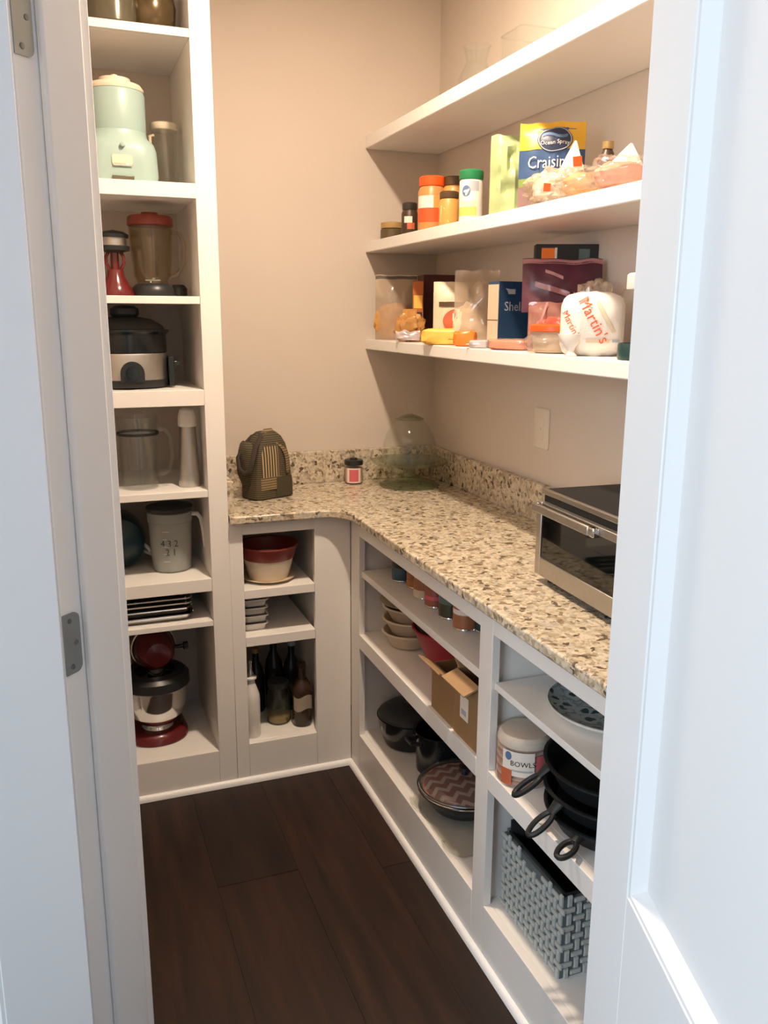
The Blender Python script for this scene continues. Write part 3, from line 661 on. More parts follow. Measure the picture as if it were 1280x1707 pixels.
# bottom: stand mixer
z = 0.1307
o = thing('stand_mixer', 'dark red stand mixer with polished steel bowl on the bottom shelf', 'mixer', (0.222, 2.752, z), 0.08)
ob('base', G().rings([[(x, y, h) for x, y in rrect(-hw, hw, -0.098+dd, 0.215-dd, min(0.095, hw-0.001), 8)] for h, hw, dd in ((0, 0.098, 0), (0.004, 0.102, -0.003), (0.020, 0.100, 0.0), (0.034, 0.088, 0.012), (0.040, 0.072, 0.028))]), 'red_dark', o)
ob('column', G().rings([[(x, y, h) for x, y in rrect(-hw, hw, 0.125-dd, 0.205, 0.03, 5)] for h, hw, dd in ((0.035, 0.06, 0.02), (0.10, 0.045, 0), (0.20, 0.045, 0), (0.262, 0.052, 0.02))]), 'red_dark', o)
rs = []
for y, r, zc in ((-0.112, 0.020, 0.322), (-0.108, 0.040, 0.322), (-0.085, 0.058, 0.322), (-0.02, 0.068, 0.322), (0.08, 0.068, 0.318), (0.17, 0.058, 0.312), (0.208, 0.036, 0.308), (0.214, 0.01, 0.308)):
    rs.append([(r*0.98*math.cos(2*PI*i/26), y, zc+r*math.sin(2*PI*i/26)) for i in range(26)])
ob('head', G().rings(rs), 'red_dark', o)
ob('head_trim', G().tube([(0.0700*math.cos(2*PI*i/28), -0.025, 0.3210+0.0705*math.sin(2*PI*i/28)) for i in range(28)], 0.004, 8, closed=True), 'chrome', o)
ob('beater_hub', G().lathe([(0.028, 0.225), (0.030, 0.235), (0.034, 0.262)], 22, c=(0, -0.045, 0)), 'chrome', o)
ob('beater', G().tube([(0, -0.045, 0.226), (0, -0.045, 0.18)], 0.006), 'white_ceramic', o)
bw = ob('bowl', G().lathe([(0.045, 0.062), (0.060, 0.064), (0.088, 0.095), (0.101, 0.135), (0.104, 0.188), (0.107, 0.190), (0.107, 0.193), (0.102, 0.190), (0.098, 0.136), (0.084, 0.098), (0.05, 0.070)], 44, c=(0, -0.020, 0)), 'chrome', o)
ob('bowl_foot', G().lathe([(0.050, 0.0402), (0.052, 0.044), (0.044, 0.056), (0.046, 0.0625)], 28, c=(0, -0.020, 0)), 'chrome', o)
ob('pouring_shield', G().lathe([(0.108, 0.1935), (0.112, 0.197), (0.110, 0.226), (0.098, 0.238), (0.066, 0.240)], 40, c=(0, -0.020, 0), cap0=False, cap1=False), 'black_plastic', o)
ob('lock_lever', G().lathe([(0.006, 0), (0.006, 0.030), (0.013, 0.032), (0.013, 0.046), (0.002, 0.048)], 14, M=Matrix.Translation((0.064, -0.030, 0.312)) @ Matrix.Rotation(PI/2, 4, 'Y')), 'black_plastic', o)

# ------------------------------------------------------------------ things in the back base cabinet
z = 0.6657
o = thing('serving_plate', 'pale round plate under the stacked red bowl', 'plate', (0.600, 2.665, z))
ob('plate', G().lathe([(0.050, 0.0), (0.055, 0.001), (0.085, 0.010), (0.086, 0.013), (0.054, 0.006), (0.01, 0.005)], 40), 'cream_clear', o)
o = thing('mixing_bowl', 'cream plastic bowl nested under the dark red bowl', 'bowl', (0.600, 2.665, z+0.0052))
ob('bowl', G().lathe(shell([(0.056, 0.0), (0.064, 0.004), (0.078, 0.055), (0.082, 0.072)], 0.003), 40), 'cream', o)
o = thing('mixing_bowl', 'dark red bowl on the cream bowl in the back cabinet', 'bowl', (0.600, 2.665, z+0.045))
ob('bowl', G().lathe(shell([(0.040, 0.0), (0.0745, 0.010), (0.0765, 0.026), (0.0835, 0.032), (0.092, 0.062), (0.0965, 0.075)], 0.003), 40), 'red_bowl', o)
ob('rim', G().lathe([(0.0966, 0.0712), (0.0995, 0.074), (0.0985, 0.078), (0.0945, 0.076)], 40, cap0=False, cap1=False), 'red_bowl', o)
z = 0.508
for i in range(4):
    o = thing('square_dish', ('white square dish lowest of the stack in the back cabinet', 'second white square dish from the bottom of the stack', 'third white square dish from the bottom of the stack', 'white square dish topmost of the stack')[i], 'dish', (0.5415+0.002*(i % 2), 2.672, z+i*0.027), group='stacked white square dishes')
    a = [(0.030, 0.0), (0.034, 0.001), (0.036, 0.016), (0.042, 0.0225), (0.0425, 0.0260), (0.038, 0.024), (0.032, 0.006)]
    ob('dish', G().rings([[(x, y, h) for x, y in rrect(-w*1.0, w*1.0, -w*1.55, w*1.55, 0.012, 4)] for w, h in a]), 'white_ceramic', o)
z = 0.1367
o = thing('pour_bottle', 'white ceramic oil bottle with metal pour spout', 'bottle', (0.5195, 2.618, z))
ob('body', G().lathe([(0.0265, 0.0), (0.0285, 0.004), (0.029, 0.13), (0.0275, 0.150), (0.018, 0.178), (0.0135, 0.192), (0.0135, 0.202)], 30), 'white_ceramic', o)
ob('collar', G().lathe([(0.0135, 0.202), (0.020, 0.206), (0.020, 0.211), (0.012, 0.214)], 24), 'white_ceramic', o)
sp_ = ob('spout', G().lathe([(0.010, 0.2142), (0.011, 0.222), (0.006, 0.232), (0.005, 0.258), (0.0065, 0.262), (0.0065, 0.268), (0.002, 0.269)], 16), 'chrome', o)
o = thing('mason_jar', 'pale green glass jar with dark lid in the back cabinet', 'jar', (0.6285, 2.690, z))
ob('jar', G().lathe([(0.036, 0.0), (0.041, 0.006), (0.042, 0.10), (0.034, 0.122), (0.033, 0.130)], 30), 'glass_green', o)
ob('filling', G().lathe([(0.034, 0.004), (0.0385, 0.010), (0.0385, 0.024), (0.002, 0.026)], 24), 'brass_pale', o)
ob('lid', G().lathe([(0.0355, 0.1302), (0.0365, 0.133), (0.0365, 0.148), (0.033, 0.151), (0.002, 0.152)], 28), 'dark_grey', o)
o = thing('amber_bottle', 'dark amber bottle with pale label at the cabinet stile', 'bottle', (0.7005, 2.645, z))
ob('body', G().lathe([(0.031, 0.0), (0.0345, 0.005), (0.0345, 0.120), (0.030, 0.142), (0.014, 0.168), (0.0125, 0.205)], 30), 'amber_glass', o)
fc = cyl(0.0352, -0.22); ob('label', patch(lambda u, v: fc(u, v+0.006*math.sin(u*90)), -0.034, 0.044, 0.062, 0.112, 14, 3), 'amber_label', o)
ob('foil', G().lathe([(0.0345, 0.118), (0.0355, 0.124), (0.031, 0.144), (0.016, 0.168)], 26, cap0=False, cap1=False), 'amber_top', o)
ob('cork', G().lathe([(0.0135, 0.205), (0.0145, 0.208), (0.0145, 0.226), (0.002, 0.229)], 18), 'amber_top', o)
for i, (x, y, hh, r) in enumerate(((0.575, 2.80, 0.235, 0.030), (0.640, 2.80, 0.275, 0.033), (0.700, 2.78, 0.255, 0.031))):
    o = thing('dark_bottle', ('dark bottle with pale brass neck behind the white oil bottle', 'tall black bottle behind the green glass jar', 'black bottle with grey cap behind the amber bottle')[i], 'bottle', (x, y, z), group='dark bottles in the back cabinet')
    ob('body', G().lathe([(r*0.9, 0.0), (r, 0.005), (r, hh*0.55), (r*0.85, hh*0.66), (r*0.38, hh*0.80), (r*0.36, hh*0.93)], 24), 'bottle_dark', o)
    ob('cap', G().lathe([(r*0.42, hh*0.93), (r*0.44, hh*0.94), (r*0.44, hh), (0.002, hh+0.001)], 18), ('brass_pale', 'dark_grey', 'print_grey')[i], o)

# ------------------------------------------------------------------ on the counter
# striped lunch bag
o = thing('lunch_bag', 'olive striped fabric lunch tote on the counter', 'bag', (0.633, 2.803, 0.9142), 0.42)
secs = [(0.0, 0.076, 0.048), (0.004, 0.080, 0.052), (0.05, 0.079, 0.052), (0.10, 0.074, 0.050), (0.145, 0.069, 0.048), (0.182, 0.059, 0.043), (0.206, 0.046, 0.033), (0.222, 0.028, 0.018)]
def bagp(z, u, hx, hy):
    a = 2*PI*u; e = 0.36
    sg = lambda v: math.copysign(abs(v)**e, v)
    n_ = 0.004*noise.noise(Vector((math.cos(a)*2, math.sin(a)*2, z*14)))
    return (sg(math.cos(a))*(hx+n_), sg(math.sin(a))*(hy+n_), z)
ob('body', G().rings([[bagp(h, i/40, hx, hy) for i in range(40)] for h, hx, hy in secs]), 'bag_stripe_h', o)
def bagfront(x, zz):
    for (z0, hx0, hy0), (z1, hx1, hy1) in zip(secs, secs[1:]):
        if zz <= z1 or z1 == secs[-1][0]:
            t = (zz-z0)/(z1-z0); hy = hy0+(hy1-hy0)*t; hx = hx0+(hx1-hx0)*t
            q = max(0.0, 1-min(0.999, abs(x)/hx)**(2/0.36)); return -(hy*q**(0.36/2))
    return 0
ob('front_pocket', patch(lambda u, v: Vector((u, bagfront(u, v)-0.0022, v)), -0.056, 0.012, 0.075, 0.178, 10, 14), 'bag_stripe_v', o)
ob('pocket_band', patch(lambda u, v: Vector((u, bagfront(u, v)-0.0030, v)), -0.062, 0.022, 0.034, 0.076, 10, 5), 'bag_stripe_gold', o)
ob('corner_panel', patch(lambda u, v: Vector((u, bagfront(u, v)-0.0034, v)), 0.000, 0.074, 0.004, 0.072, 10, 8), 'bag_olive', o)
fl_ = lambda u, v: Vector((0.002+0.072*v+0.012*u, -0.020-0.052*math.sin(v*1.4)+0.034*u*(1-v)-0.003, 0.224-0.126*v**1.6+0.010*u))
gg = G()
for nm, m_, x0, dx in (('strap', 'bag_stripe_gold', 0.0, 0),):
    V = []
    pts = [(-0.020, -0.022, 0.216), (0.012, -0.034, 0.212), (0.036, -0.048, 0.188), (0.050, -0.055, 0.150), (0.054, -0.058, 0.112), (0.050, -0.059, 0.080)]
    L_ = [gg.b.verts.new((x-0.016, y-0.004, zz-0.014 if i < 3 else zz)) for i, (x, y, zz) in enumerate(pts)]
    R_ = [gg.b.verts.new((x+0.014, y+0.012, zz+0.004 if i < 3 else zz)) for i, (x, y, zz) in enumerate(pts)]
    for i in range(len(pts)-1): gg.b.faces.new((L_[i], R_[i], R_[i+1], L_[i+1]))
st_ = ob('flap_strap', gg, 'bag_stripe_gold', o); md = st_.modifiers.new('s', 'SOLIDIFY'); md.thickness = 0.004; sb_ = st_.modifiers.new('ss', 'SUBSURF'); sb_.levels = 2; sb_.render_levels = 2
# side handle loop
hp_ = [(-0.040, 0.026, 0.205), (-0.070, 0.030, 0.178), (-0.100, 0.022, 0.140), (-0.108, 0.004, 0.104), (-0.104, -0.020, 0.090), (-0.096, -0.036, 0.100), (-0.088, -0.042, 0.135), (-0.068, -0.034, 0.178), (-0.040, -0.026, 0.208), (-0.024, 0.0, 0.218)]
ob('handle', G().tube(hp_, 0.010, 10, closed=True, flat=0.55), 'bag_lining', o)
ob('side_gusset', G().blob(0.022, 0.044, 0.076, 5, 0.10, 2, c=(-0.070, 0.012, 0.040)), 'bag_stripe_h', o)
ob('top_roll', G().tube([(-0.030, -0.010, 0.208), (-0.01, -0.012, 0.222), (0.012, -0.010, 0.222), (0.030, -0.004, 0.206)], [0.008, 0.011, 0.011, 0.008], 10), 'bag_stripe_gold', o)
# candle
o = thing('jar_candle', 'small jar candle with black lid and pink label', 'candle', (0.985, 2.925, 0.9142))
ob('jar', G().lathe([(0.028, 0.0), (0.0335, 0.004), (0.034, 0.062), (0.030, 0.069)], 30), 'glass', o)
ob('wax', G().lathe([(0.026, 0.002), (0.031, 0.006), (0.0315, 0.058), (0.002, 0.059)], 26), 'wax', o)
ob('lid', G().lathe([(0.033, 0.0692), (0.0345, 0.071), (0.0345, 0.085), (0.031, 0.088), (0.014, 0.0885), (0.013, 0.094), (0.002, 0.095)], 30), 'black_plastic', o)
fq = cyl(0.0346, -0.32); ob('label', patch(fq, -0.026, 0.026, 0.006, 0.060, 10, 3), 'label_white', o); fq2 = cyl(0.0350, -0.32); ob('label_panel', patch(fq2, -0.017, 0.018, 0.011, 0.055, 10, 3), 'label_pink', o)
# cake stand
o = thing('cake_stand', 'clear glass pedestal cake stand in the counter corner', 'cake stand', (1.160, 2.815, 0.9142))
ob('foot', G().lathe([(0.105, 0.0), (0.108, 0.004), (0.094, 0.014), (0.050, 0.026), (0.026, 0.040), (0.020, 0.058), (0.030, 0.078)], 40), 'glass_green', o)
ob('plate', G().lathe([(0.032, 0.078), (0.110, 0.083), (0.134, 0.086), (0.137, 0.094), (0.132, 0.096), (0.108, 0.091), (0.01, 0.089)], 48), 'glass_green', o)
o = thing('glass_dome', 'clear glass cake dome with round knob on the cake stand', 'dome', (1.160, 2.815, 0.9142+0.0925))
dp = [(0.098, 0.0), (0.101, 0.002), (0.096, 0.06), (0.084, 0.098), (0.064, 0.128), (0.050, 0.146), (0.014, 0.160)]
ob('dome', G().lathe(dp + [(max(r-0.003, 0.002), zz-0.003) for r, zz in reversed(dp[1:])], 44), 'glass', o)
ob('knob', G().lathe([(0.012, 0.166), (0.009, 0.172), (0.017, 0.186), (0.019, 0.196), (0.014, 0.208), (0.002, 0.212)], 24), 'glass_smoke', o)
ob('collar', G().lathe([(0.046, 0.1475), (0.050, 0.150), (0.030, 0.160), (0.012, 0.1665)], 32, cap0=False, cap1=False), 'glass_green', o)
# toaster oven (local: front faces -y)
o = thing('toaster_oven', 'black and stainless toaster oven on the counter behind the door', 'oven', (1.012, 1.672, 0.9142), -PI/2-0.05)
TW, TD, TH = 0.44, 0.285, 0.218
part(o, 'body', 0, TW, 0.012, TD, 0.018, TH, 'black_matte', 0.006)
part(o, 'top_trim', -0.001, TW+0.001, 0.006, 0.016, TH-0.012, TH+0.001, 'steel', 0.002)
fr = []
part(o, 'front_frame', 0.0, 0.022, -0.004, 0.0118, 0.018, TH-0.028, 'brushed', 0.002); part(o, 'front_frame', 0.330, TW, -0.004, 0.0118, 0.018, TH-0.028, 'brushed', 0.002)
dr = part(o, 'door', 0.022, 0.330, -0.004, 0.0118, 0.018, 0.060, 'brushed', 0.002)
ob('door_glass', B(0.024, 0.328, -0.001, 0.003, 0.060, 0.172), 'oven_glass', dr)
ob('door_top', B(0.022, 0.330, -0.004, 0.0118, 0.172, 0.190), 'brushed', dr, bev=0.0015)
part(o, 'cavity', 0.024, 0.328, 0.0119, 0.0122, 0.060, 0.172, 'box_black', 0)
for q in range(2): ob('rack_wire', G().tube([(0.030, 0.006, 0.098+q*0.034), (0.322, 0.006, 0.098+q*0.034)], 0.0016, 6), 'chrome', o)
hd = ob('handle', G().box(0.002, 0.246, -0.020, -0.011, 0.168, 0.188), 'brushed', o, bev=0.003)
hd['label'] = 'bright steel door handle bar'
ob('handle_end', G().box(0.246, 0.268, -0.020, -0.004, 0.168, 0.188), 'chrome', hd, bev=0.003); ob('handle_end', G().box(0.002, 0.016, -0.0112, -0.004, 0.168, 0.188), 'brushed', hd, bev=0.002)
for x in (0.03, TW-0.03):
    for y in (0.03, TD-0.03): ob('foot', G().lathe([(0.012, 0.0), (0.014, 0.0178)], 14, c=(x, y, 0)), 'black_plastic', o)
for q in range(3):
    ob('knob', G().lathe([(0.016, 0), (0.014, 0.016), (0.002, 0.017)], 18, M=Matrix.Translation((0.385, -0.004, 0.055+q*0.055)) @ Matrix.Rotation(PI/2, 4, 'X')), 'black_plastic', o)
# ------------------------------------------------------------------ upper shelf 1
z = 2.118
for i, (y, hh) in enumerate(((2.44, 0.155), (2.13, 0.105))):
    o = thing('glass_vase', ('clear glass vase on the topmost wall shelf, the far one', 'clear square glass vase on the topmost wall shelf, the near one')[i], 'vase', (1.20, y, z+0.0002), group='glass on the topmost shelf')
    if i == 0: ob('body', G().lathe(shell([(0.035, 0.0), (0.050, 0.02), (0.052, 0.07), (0.030, 0.115), (0.040, hh)], 0.003), 28), 'glass', o)
    else: ob('body', G().rings([[(x, y_, h) for x, y_ in rrect(-w, w, -w, w, 0.012, 4)] for w, h in ((0.055, 0), (0.058, 0.01), (0.060, hh), (0.057, hh), (0.054, 0.012))]), 'glass', o)
    ob('rim', G().lathe([(0.040, hh), (0.042, hh+0.002), (0.040, hh+0.004)], 28, cap0=False, cap1=False) if i == 0 else G().tube([(x, y_, hh) for x, y_ in rrect(-0.0585, 0.0585, -0.0585, 0.0585, 0.012, 4)], 0.002, 6, closed=True), 'glass_smoke', o)

# ------------------------------------------------------------------ upper shelf 2
z = 1.7690; X2 = 1.12
def jar(name, label, cat, loc, body, bodym, lid, lidm, group=None):
    o = thing(name, label, cat, loc, 0, group)
    ob('jar', G().lathe(body, 28), bodym, o); ob('lid', G().lathe(lid, 28), lidm, o); return o
def cylY(R, a0=0.0):
    """label coordinates round a jar, centred on the direction of the doorway"""
    return lambda x, y: Vector((-R*math.cos(a0+x/R), -R*math.sin(a0+x/R), y))
jar('spice_jar', 'squat dark spice jar at the far end of the middle shelf', 'jar', (X2+0.01, 2.925, z), [(0.038, 0), (0.042, 0.004), (0.042, 0.036), (0.036, 0.042)], 'olive_food', [(0.040, 0.0422), (0.041, 0.045), (0.041, 0.060), (0.030, 0.063)], 'brass_pale')
o = jar('sauce_jar', 'dark sauce jar with small white label beside the peanut butter', 'jar', (X2+0.005, 2.755, z), [(0.024, 0), (0.027, 0.004), (0.027, 0.075), (0.022, 0.086)], 'dark_food', [(0.024, 0.0862), (0.025, 0.09), (0.025, 0.106), (0.02, 0.109)], 'lid_dark')
ob('label', patch(cylY(0.0275, 1.0), -0.014, 0.014, 0.044, 0.064, 8, 2), 'label_white', o); ob('label_band', patch(cylY(0.0275, 1.25), -0.010, 0.016, 0.024, 0.044, 8, 2), 'print_rust', o)
o = jar('peanut_butter_jar', 'tall peanut butter jar with orange lid and red label', 'jar', (X2+0.012, 2.59, z), [(0.040, 0), (0.0435, 0.006), (0.0435, 0.122), (0.036, 0.138)], 'peanut', [(0.0395, 0.1382), (0.0405, 0.141), (0.0405, 0.163), (0.036, 0.167)], 'orange_lid')
ob('label', patch(cylY(0.0440, 1.05), -0.050, 0.050, 0.030, 0.072, 16, 2), 'label_red', o); ob('label_top', patch(cylY(0.0440, 1.05), -0.050, 0.010, 0.072, 0.108, 12, 2), 'label_white', o)
ob('label_rest', patch(cylY(0.0440, 1.05), 0.010, 0.050, 0.072, 0.108, 8, 2), 'mustard_food', o)
jar('honey_jar', 'jar with rust brown lid half hidden behind the peanut butter', 'jar', (X2+0.075, 2.565, z), [(0.034, 0), (0.036, 0.004), (0.036, 0.130), (0.030, 0.140)], 'mustard_food', [(0.033, 0.1402), (0.034, 0.143), (0.034, 0.165), (0.03, 0.167)], 'lid_brown')
o = jar('mustard_jar', 'short yellow jar with brown lid right of the peanut butter', 'jar', (X2+0.008, 2.452, z), [(0.027, 0), (0.030, 0.005), (0.030, 0.076), (0.025, 0.086)], 'mustard_food', [(0.0275, 0.0862), (0.0285, 0.088), (0.0285, 0.104), (0.024, 0.107)], 'lid_brown')
fy = cylY(0.0304, 1.1); gt_ = G(); vs = [gt_.b.verts.new(fy(*p)) for p in ((-0.028, 0.018), (0.0, 0.018), (0.012, 0.020), (0.022, 0.022), (0.004, 0.040), (-0.014, 0.058), (-0.026, 0.066))]; gt_.b.faces.new(vs); ob('label', gt_, 'label_pale', o)
o = jar('cheese_shaker', 'white cheese shaker with green lid', 'shaker', (X2+0.01, 2.310, z), [(0.031, 0), (0.033, 0.004), (0.033, 0.116), (0.031, 0.120)], 'label_white', [(0.0335, 0.1202), (0.0345, 0.122), (0.0345, 0.142), (0.031, 0.146)], 'green_lid')
f3 = cylY(0.0334, 1.1); ob('label_foot', patch(f3, -0.046, 0.018, 0.022, 0.046, 14, 2), 'label_lime', o); ob('label_sky', patch(f3, -0.006, 0.024, 0.088, 0.114, 8, 2), 'print_grey', o); ob('label_mid', patch(f3, -0.030, 0.020, 0.046, 0.062, 10, 2), 'label_pale', o)
ge = G(); ge.b.faces.new([ge.b.verts.new(cylY(0.0338, 1.1)(x, y)) for x, y in disc(-0.014, 0.088, 0.013, 0.015, 20)]); ob('emblem', ge, 'label_blue', o)
ge = G(); ge.b.faces.new([ge.b.verts.new(cylY(0.0341, 1.1)(x, y)) for x, y in disc(-0.014, 0.087, 0.008, 0.004, 14)]); ob('emblem_mark', ge, 'print_white', o)

def bag(name, label, cat, loc, rz, w, h, t, m, seed, wr=0.005, lean=0.0, pinch=0.0, body='pouch'):
    o = thing(name, label, cat, loc, rz); fn = pouch_fn(w, h, t, seed, wr, lean, pinch)
    ob(body, pouch(fn), m, o); return o, fn
FX = -PI/2
o, fn = bag('snack_bag', 'pale green crinkled snack bag beside the yellow and blue fruit bag', 'bag', (1.150, 2.105, z), -0.55, 0.120, 0.205, 0.05, 'bag_green', 3, 0.018)
o, fn = bag('dried_fruit_bag', 'yellow and navy dried fruit bag with oval emblem', 'bag', (1.165, 1.940, z), -0.55, 0.158, 0.205, 0.05, 'bag_navy', 5, 0.005)
def on(fn, off, w, h): return lambda x, y: fn(max(-1, min(1, 2*x/w)), y/h) + Vector((0, -off, 0))
def skin(fn, off, v0, v1, u0=-0.995, u1=0.995, nu=18, nv=8): return patch(lambda u, v: fn(u, v)+Vector((0, -off, 0)), u0, u1, v0, v1, nu, nv)
ob('top_band', skin(fn, 0.0012, 0.69, 0.999), 'bag_gold', o); ob('lower_band', skin(fn, 0.0012, 0.28, 0.37), 'bag_grass', o); ob('window', skin(fn, 0.0012, 0.0, 0.28), 'film_pink', o)
ob('title_panel', skin(fn, 0.0013, 0.38, 0.69, -0.35, 0.72), 'bag_navy', o)
ob('emblem', G().rings([[on(fn, e, 0.158, 0.205)(x, y) for x, y in disc(0.006, 0.163, rx, ry, 28)] for e, rx, ry in ((0.0022, 0.042, 0.030), (0.0032, 0.041, 0.029), (0.0032, 0.031, 0.022), (0.0032, 0.021, 0.015), (0.0032, 0.011, 0.008), (0.0032, 0.001, 0.001))], False, False), 'emblem_navy', o)
eo = on(fn, 0.0048, 0.158, 0.205)
ge = G(); ge.rings([[eo(0.006+r*math.cos(2*PI*i/28)*1.0, 0.163+r*0.72*math.sin(2*PI*i/28)) for i in range(28)] for r in (0.0375, 0.040)], False, False); ob('emblem_ring', ge, 'print_grey', o)
ge = G(); ge.rings([[eo(0.006-0.030+0.06*i/14, 0.172+0.005*math.sin(i/14*PI*2)+d) for i in range(15)] for d in (-0.003, 0.004)], False, False, closed=False); ob('emblem_wave', ge, 'label_blue', o)
text('emblem_lettering', 'Ocean Spray', 0.0135, 'print_white', o, lambda x, y: eo(x+0.006, y+0.155))
text('title', 'Craisins', 0.040, 'print_white', o, lambda x, y: on(fn, 0.0040, 0.158, 0.205)(x*0.80-0.006, y+0.110))
o = thing('brown_bottle', 'small dark brown bottle behind the dried fruit bag', 'bottle', (1.205, 1.765, z))
ob('body', G().lathe([(0.019, 0), (0.021, 0.004), (0.021, 0.095), (0.010, 0.118)], 22), 'dark_food', o); ob('cap', G().lathe([(0.012, 0.1182), (0.013, 0.12), (0.013, 0.134), (0.002, 0.136)], 18), 'brass_pale', o)
# knotted white bags of bread with orange tags
def tagged(name, label, loc, rz, rx, ry, rz_, seed, filler, tailv, tags, m='film_haze', inner=None):
    o = thing(name, label, 'bag', loc, rz)
    ob('wrapper', G().blob(rx, ry, rz_, seed, 0.34, 3.2, n=36, m=22), m, o)
    if inner: ob('contents', G().blob(rx*0.84, ry*0.82, rz_*0.80, seed+3, 0.12, 2.5, c=(0, 0, 0.003)), inner, o)
    if tailv:
        c0 = Vector(tailv[0]); c1 = Vector(tailv[1]); d = c1-c0
        g = G(); rs = []
        for t, r in ((0, 0.034), (0.2, 0.027), (0.4, 0.021), (0.6, 0.015), (0.85, 0.007), (1.0, 0.002)):
            p = c0+d*t; rs.append([p + Vector((r*math.cos(2*PI*i/14)*1.2, r*0.6*math.sin(2*PI*i/14)*(1+0.3*noise.noise(Vector((i*1.3, t*4, seed)))), 0.004*math.sin(5*i))) for i in range(14)])
        g.rings(rs); ob('twisted_neck', g, 'bag_white', o)
    for tx, ty, tz, s, rot in tags:
        ob('closure_tag', G().box(-s/2, s/2, -0.0012, 0.0012, -s*0.55, s*0.55), 'orange_lid', o, loc=(tx, ty, tz), rot=(0.1, rot, 0.15))
    return o
tagged('bread_bag', 'white plastic bag with two orange tags beside the dried fruit bag', (1.112, 1.825, z), -0.62, 0.066, 0.036, 0.040, 2, None, ((0.030, -0.004, 0.050), (0.038, 0.0, 0.135)), ((-0.018, -0.043, 0.034, 0.016, 0.05), (0.046, -0.024, 0.090, 0.020, -0.1)), 'film_haze', 'bag_white')
tagged('bread_bag', 'brown loaf in a clear bag right of the orange tagged bag', (1.118, 1.715, z), -0.62, 0.058, 0.040, 0.033, 9, None, None, (), 'film', 'bread')
tagged('meat_pack', 'clear bag of pinkish snacks at the near end of the middle shelf', (1.112, 1.580, z), -0.62, 0.062, 0.042, 0.034, 4, None, ((0.008, 0, 0.045), (0.018, 0.004, 0.090)), (), 'film', 'meat')

# ------------------------------------------------------------------ upper shelf 3
z = 1.4308
o, fn = bag('zip_bag', 'clear zip bag of brown cookies at the far end of the lowest shelf', 'bag', (1.130, 2.885, z), -0.42, 0.145, 0.222, 0.055, 'film_haze', 11, 0.004)
ob('zipper', skin(fn, 0.001, 0.935, 0.985), 'zipper', o)
ob('contents', G().blob(0.070, 0.019, 0.060, 21, 0.16, 3.0, c=(-0.006, 0.0, 0.004)), 'snack', o)
o = thing('chip_bag', 'crumpled brown and gold chip bag on the lowest shelf', 'bag', (1.105, 2.690, z), -0.5)
ob('wrapper', G().blob(0.044, 0.026, 0.046, 14, 0.42, 3.4, n=36, m=22), 'chips_bag', o); ob('crimp', patch(lambda u, v: Vector((u, -0.004+0.004*math.sin(u*160), v)), -0.026, 0.022, 0.082, 0.106, 14, 3), 'chips_bag', o)
o, fn = bag('foil_packet', 'small flat silver and brown packet in front of the chip bag', 'packet', (1.078, 2.645, z+0.006), -0.5, 0.080, 0.030, 0.020, 'packet_silver', 15, 0.004)
def carton(name, label, loc, rz, w, d, h, front, side, bev=0.0012):
    o = thing(name, label, 'box', loc, rz)
    ob('carton', B(-w/2, w/2, -d/2, d/2, 0, h), side, o, bev=bev); ob('front_panel', B(-w/2+0.001, w/2-0.001, -d/2-0.0008, -d/2, 0.001, h-0.001), front, o)
    ob('flap', B(-w/2+0.001, w/2-0.001, -d/2+0.001, d/2-0.001, h, h+0.0012), side, o)
    return o
o = carton('cracker_box', 'slim orange cracker box standing on end with a dark blue mark', (1.150, 2.735, z), -0.38, 0.036, 0.10, 0.196, 'box_orange', 'box_rust')
ob('blue_mark', B(-0.009, 0.009, -0.0520, -0.0508, 0.028, 0.068), 'label_blue', o); ob('dark_band', B(-0.013, 0.014, -0.0520, -0.0508, 0.082, 0.096), 'emblem_navy', o); ob('orange_panel', B(-0.014, 0.014, -0.0520, -0.0508, 0.108, 0.150), 'packet_yellow', o)
o = carton('cookie_box', 'rust brown box with red picture beside the slim orange box', (1.200, 2.635, z), -0.38, 0.066, 0.09, 0.160, 'box_rust', 'box_rust')
ob('picture', G().rings([[(x, -0.0458-e, y) for x, y in disc(0.0, 0.120, 0.024, 0.022, 18)] for e in (0, 0.0008)]), 'print_rust', o); ob('seal', B(-0.027, 0.027, -0.0466, -0.0458, 0.082, 0.088), 'cream_clear', o)
carton('cereal_box', 'dark maroon box lying behind the rust brown box', (1.248, 2.775, z), -0.20, 0.135, 0.10, 0.218, 'box_maroon', 'box_maroon')
o, fn = bag('cookie_bag', 'cream bag with dark brown banner and biscuit picture', 'bag', (1.142, 2.425, z), -0.45, 0.130, 0.185, 0.050, 'bag_cream', 17, 0.004)
f5 = on(fn, 0.0028, 0.130, 0.185)
ob('banner', patch(f5, -0.048, 0.050, 0.112, 0.126, 10, 2), 'print_brown', o)
ge = G(); ge.rings([[f5(0.010+r*math.cos(2*PI*i/24)*1.25, 0.070+r*math.sin(2*PI*i/24)) for i in range(24)] for r in (0.036, 0.027, 0.018, 0.009, 0.001)], False, False); ob('biscuit_picture', ge, 'print_rust', o)
f6 = on(fn, 0.0045, 0.130, 0.185); ob('label_tab', patch(f6, -0.006, 0.014, 0.070, 0.092, 3, 3), 'label_white', o); ob('label_tab', patch(f6, -0.004, 0.008, 0.046, 0.070, 3, 3), 'label_white', o)
o, fn = bag('noodle_bag', 'large crinkled clear bag of pasta left of the blue box', 'bag', (1.165, 2.325, z), -0.50, 0.130, 0.215, 0.06, 'film_haze', 23, 0.012)
ob('contents', G().blob(0.068, 0.022, 0.060, 25, 0.25, 3.2, c=(0, 0, 0.004)), 'bag_cream', o); ob('bread_slice', G().blob(0.036, 0.016, 0.048, 29, 0.20, 3.0, c=(0.018, 0.0, 0.088)), 'cream_clear', o)
o = thing('shells_box', 'dark blue pasta box with cream side', 'box', (1.160, 2.120, z), 0.10)
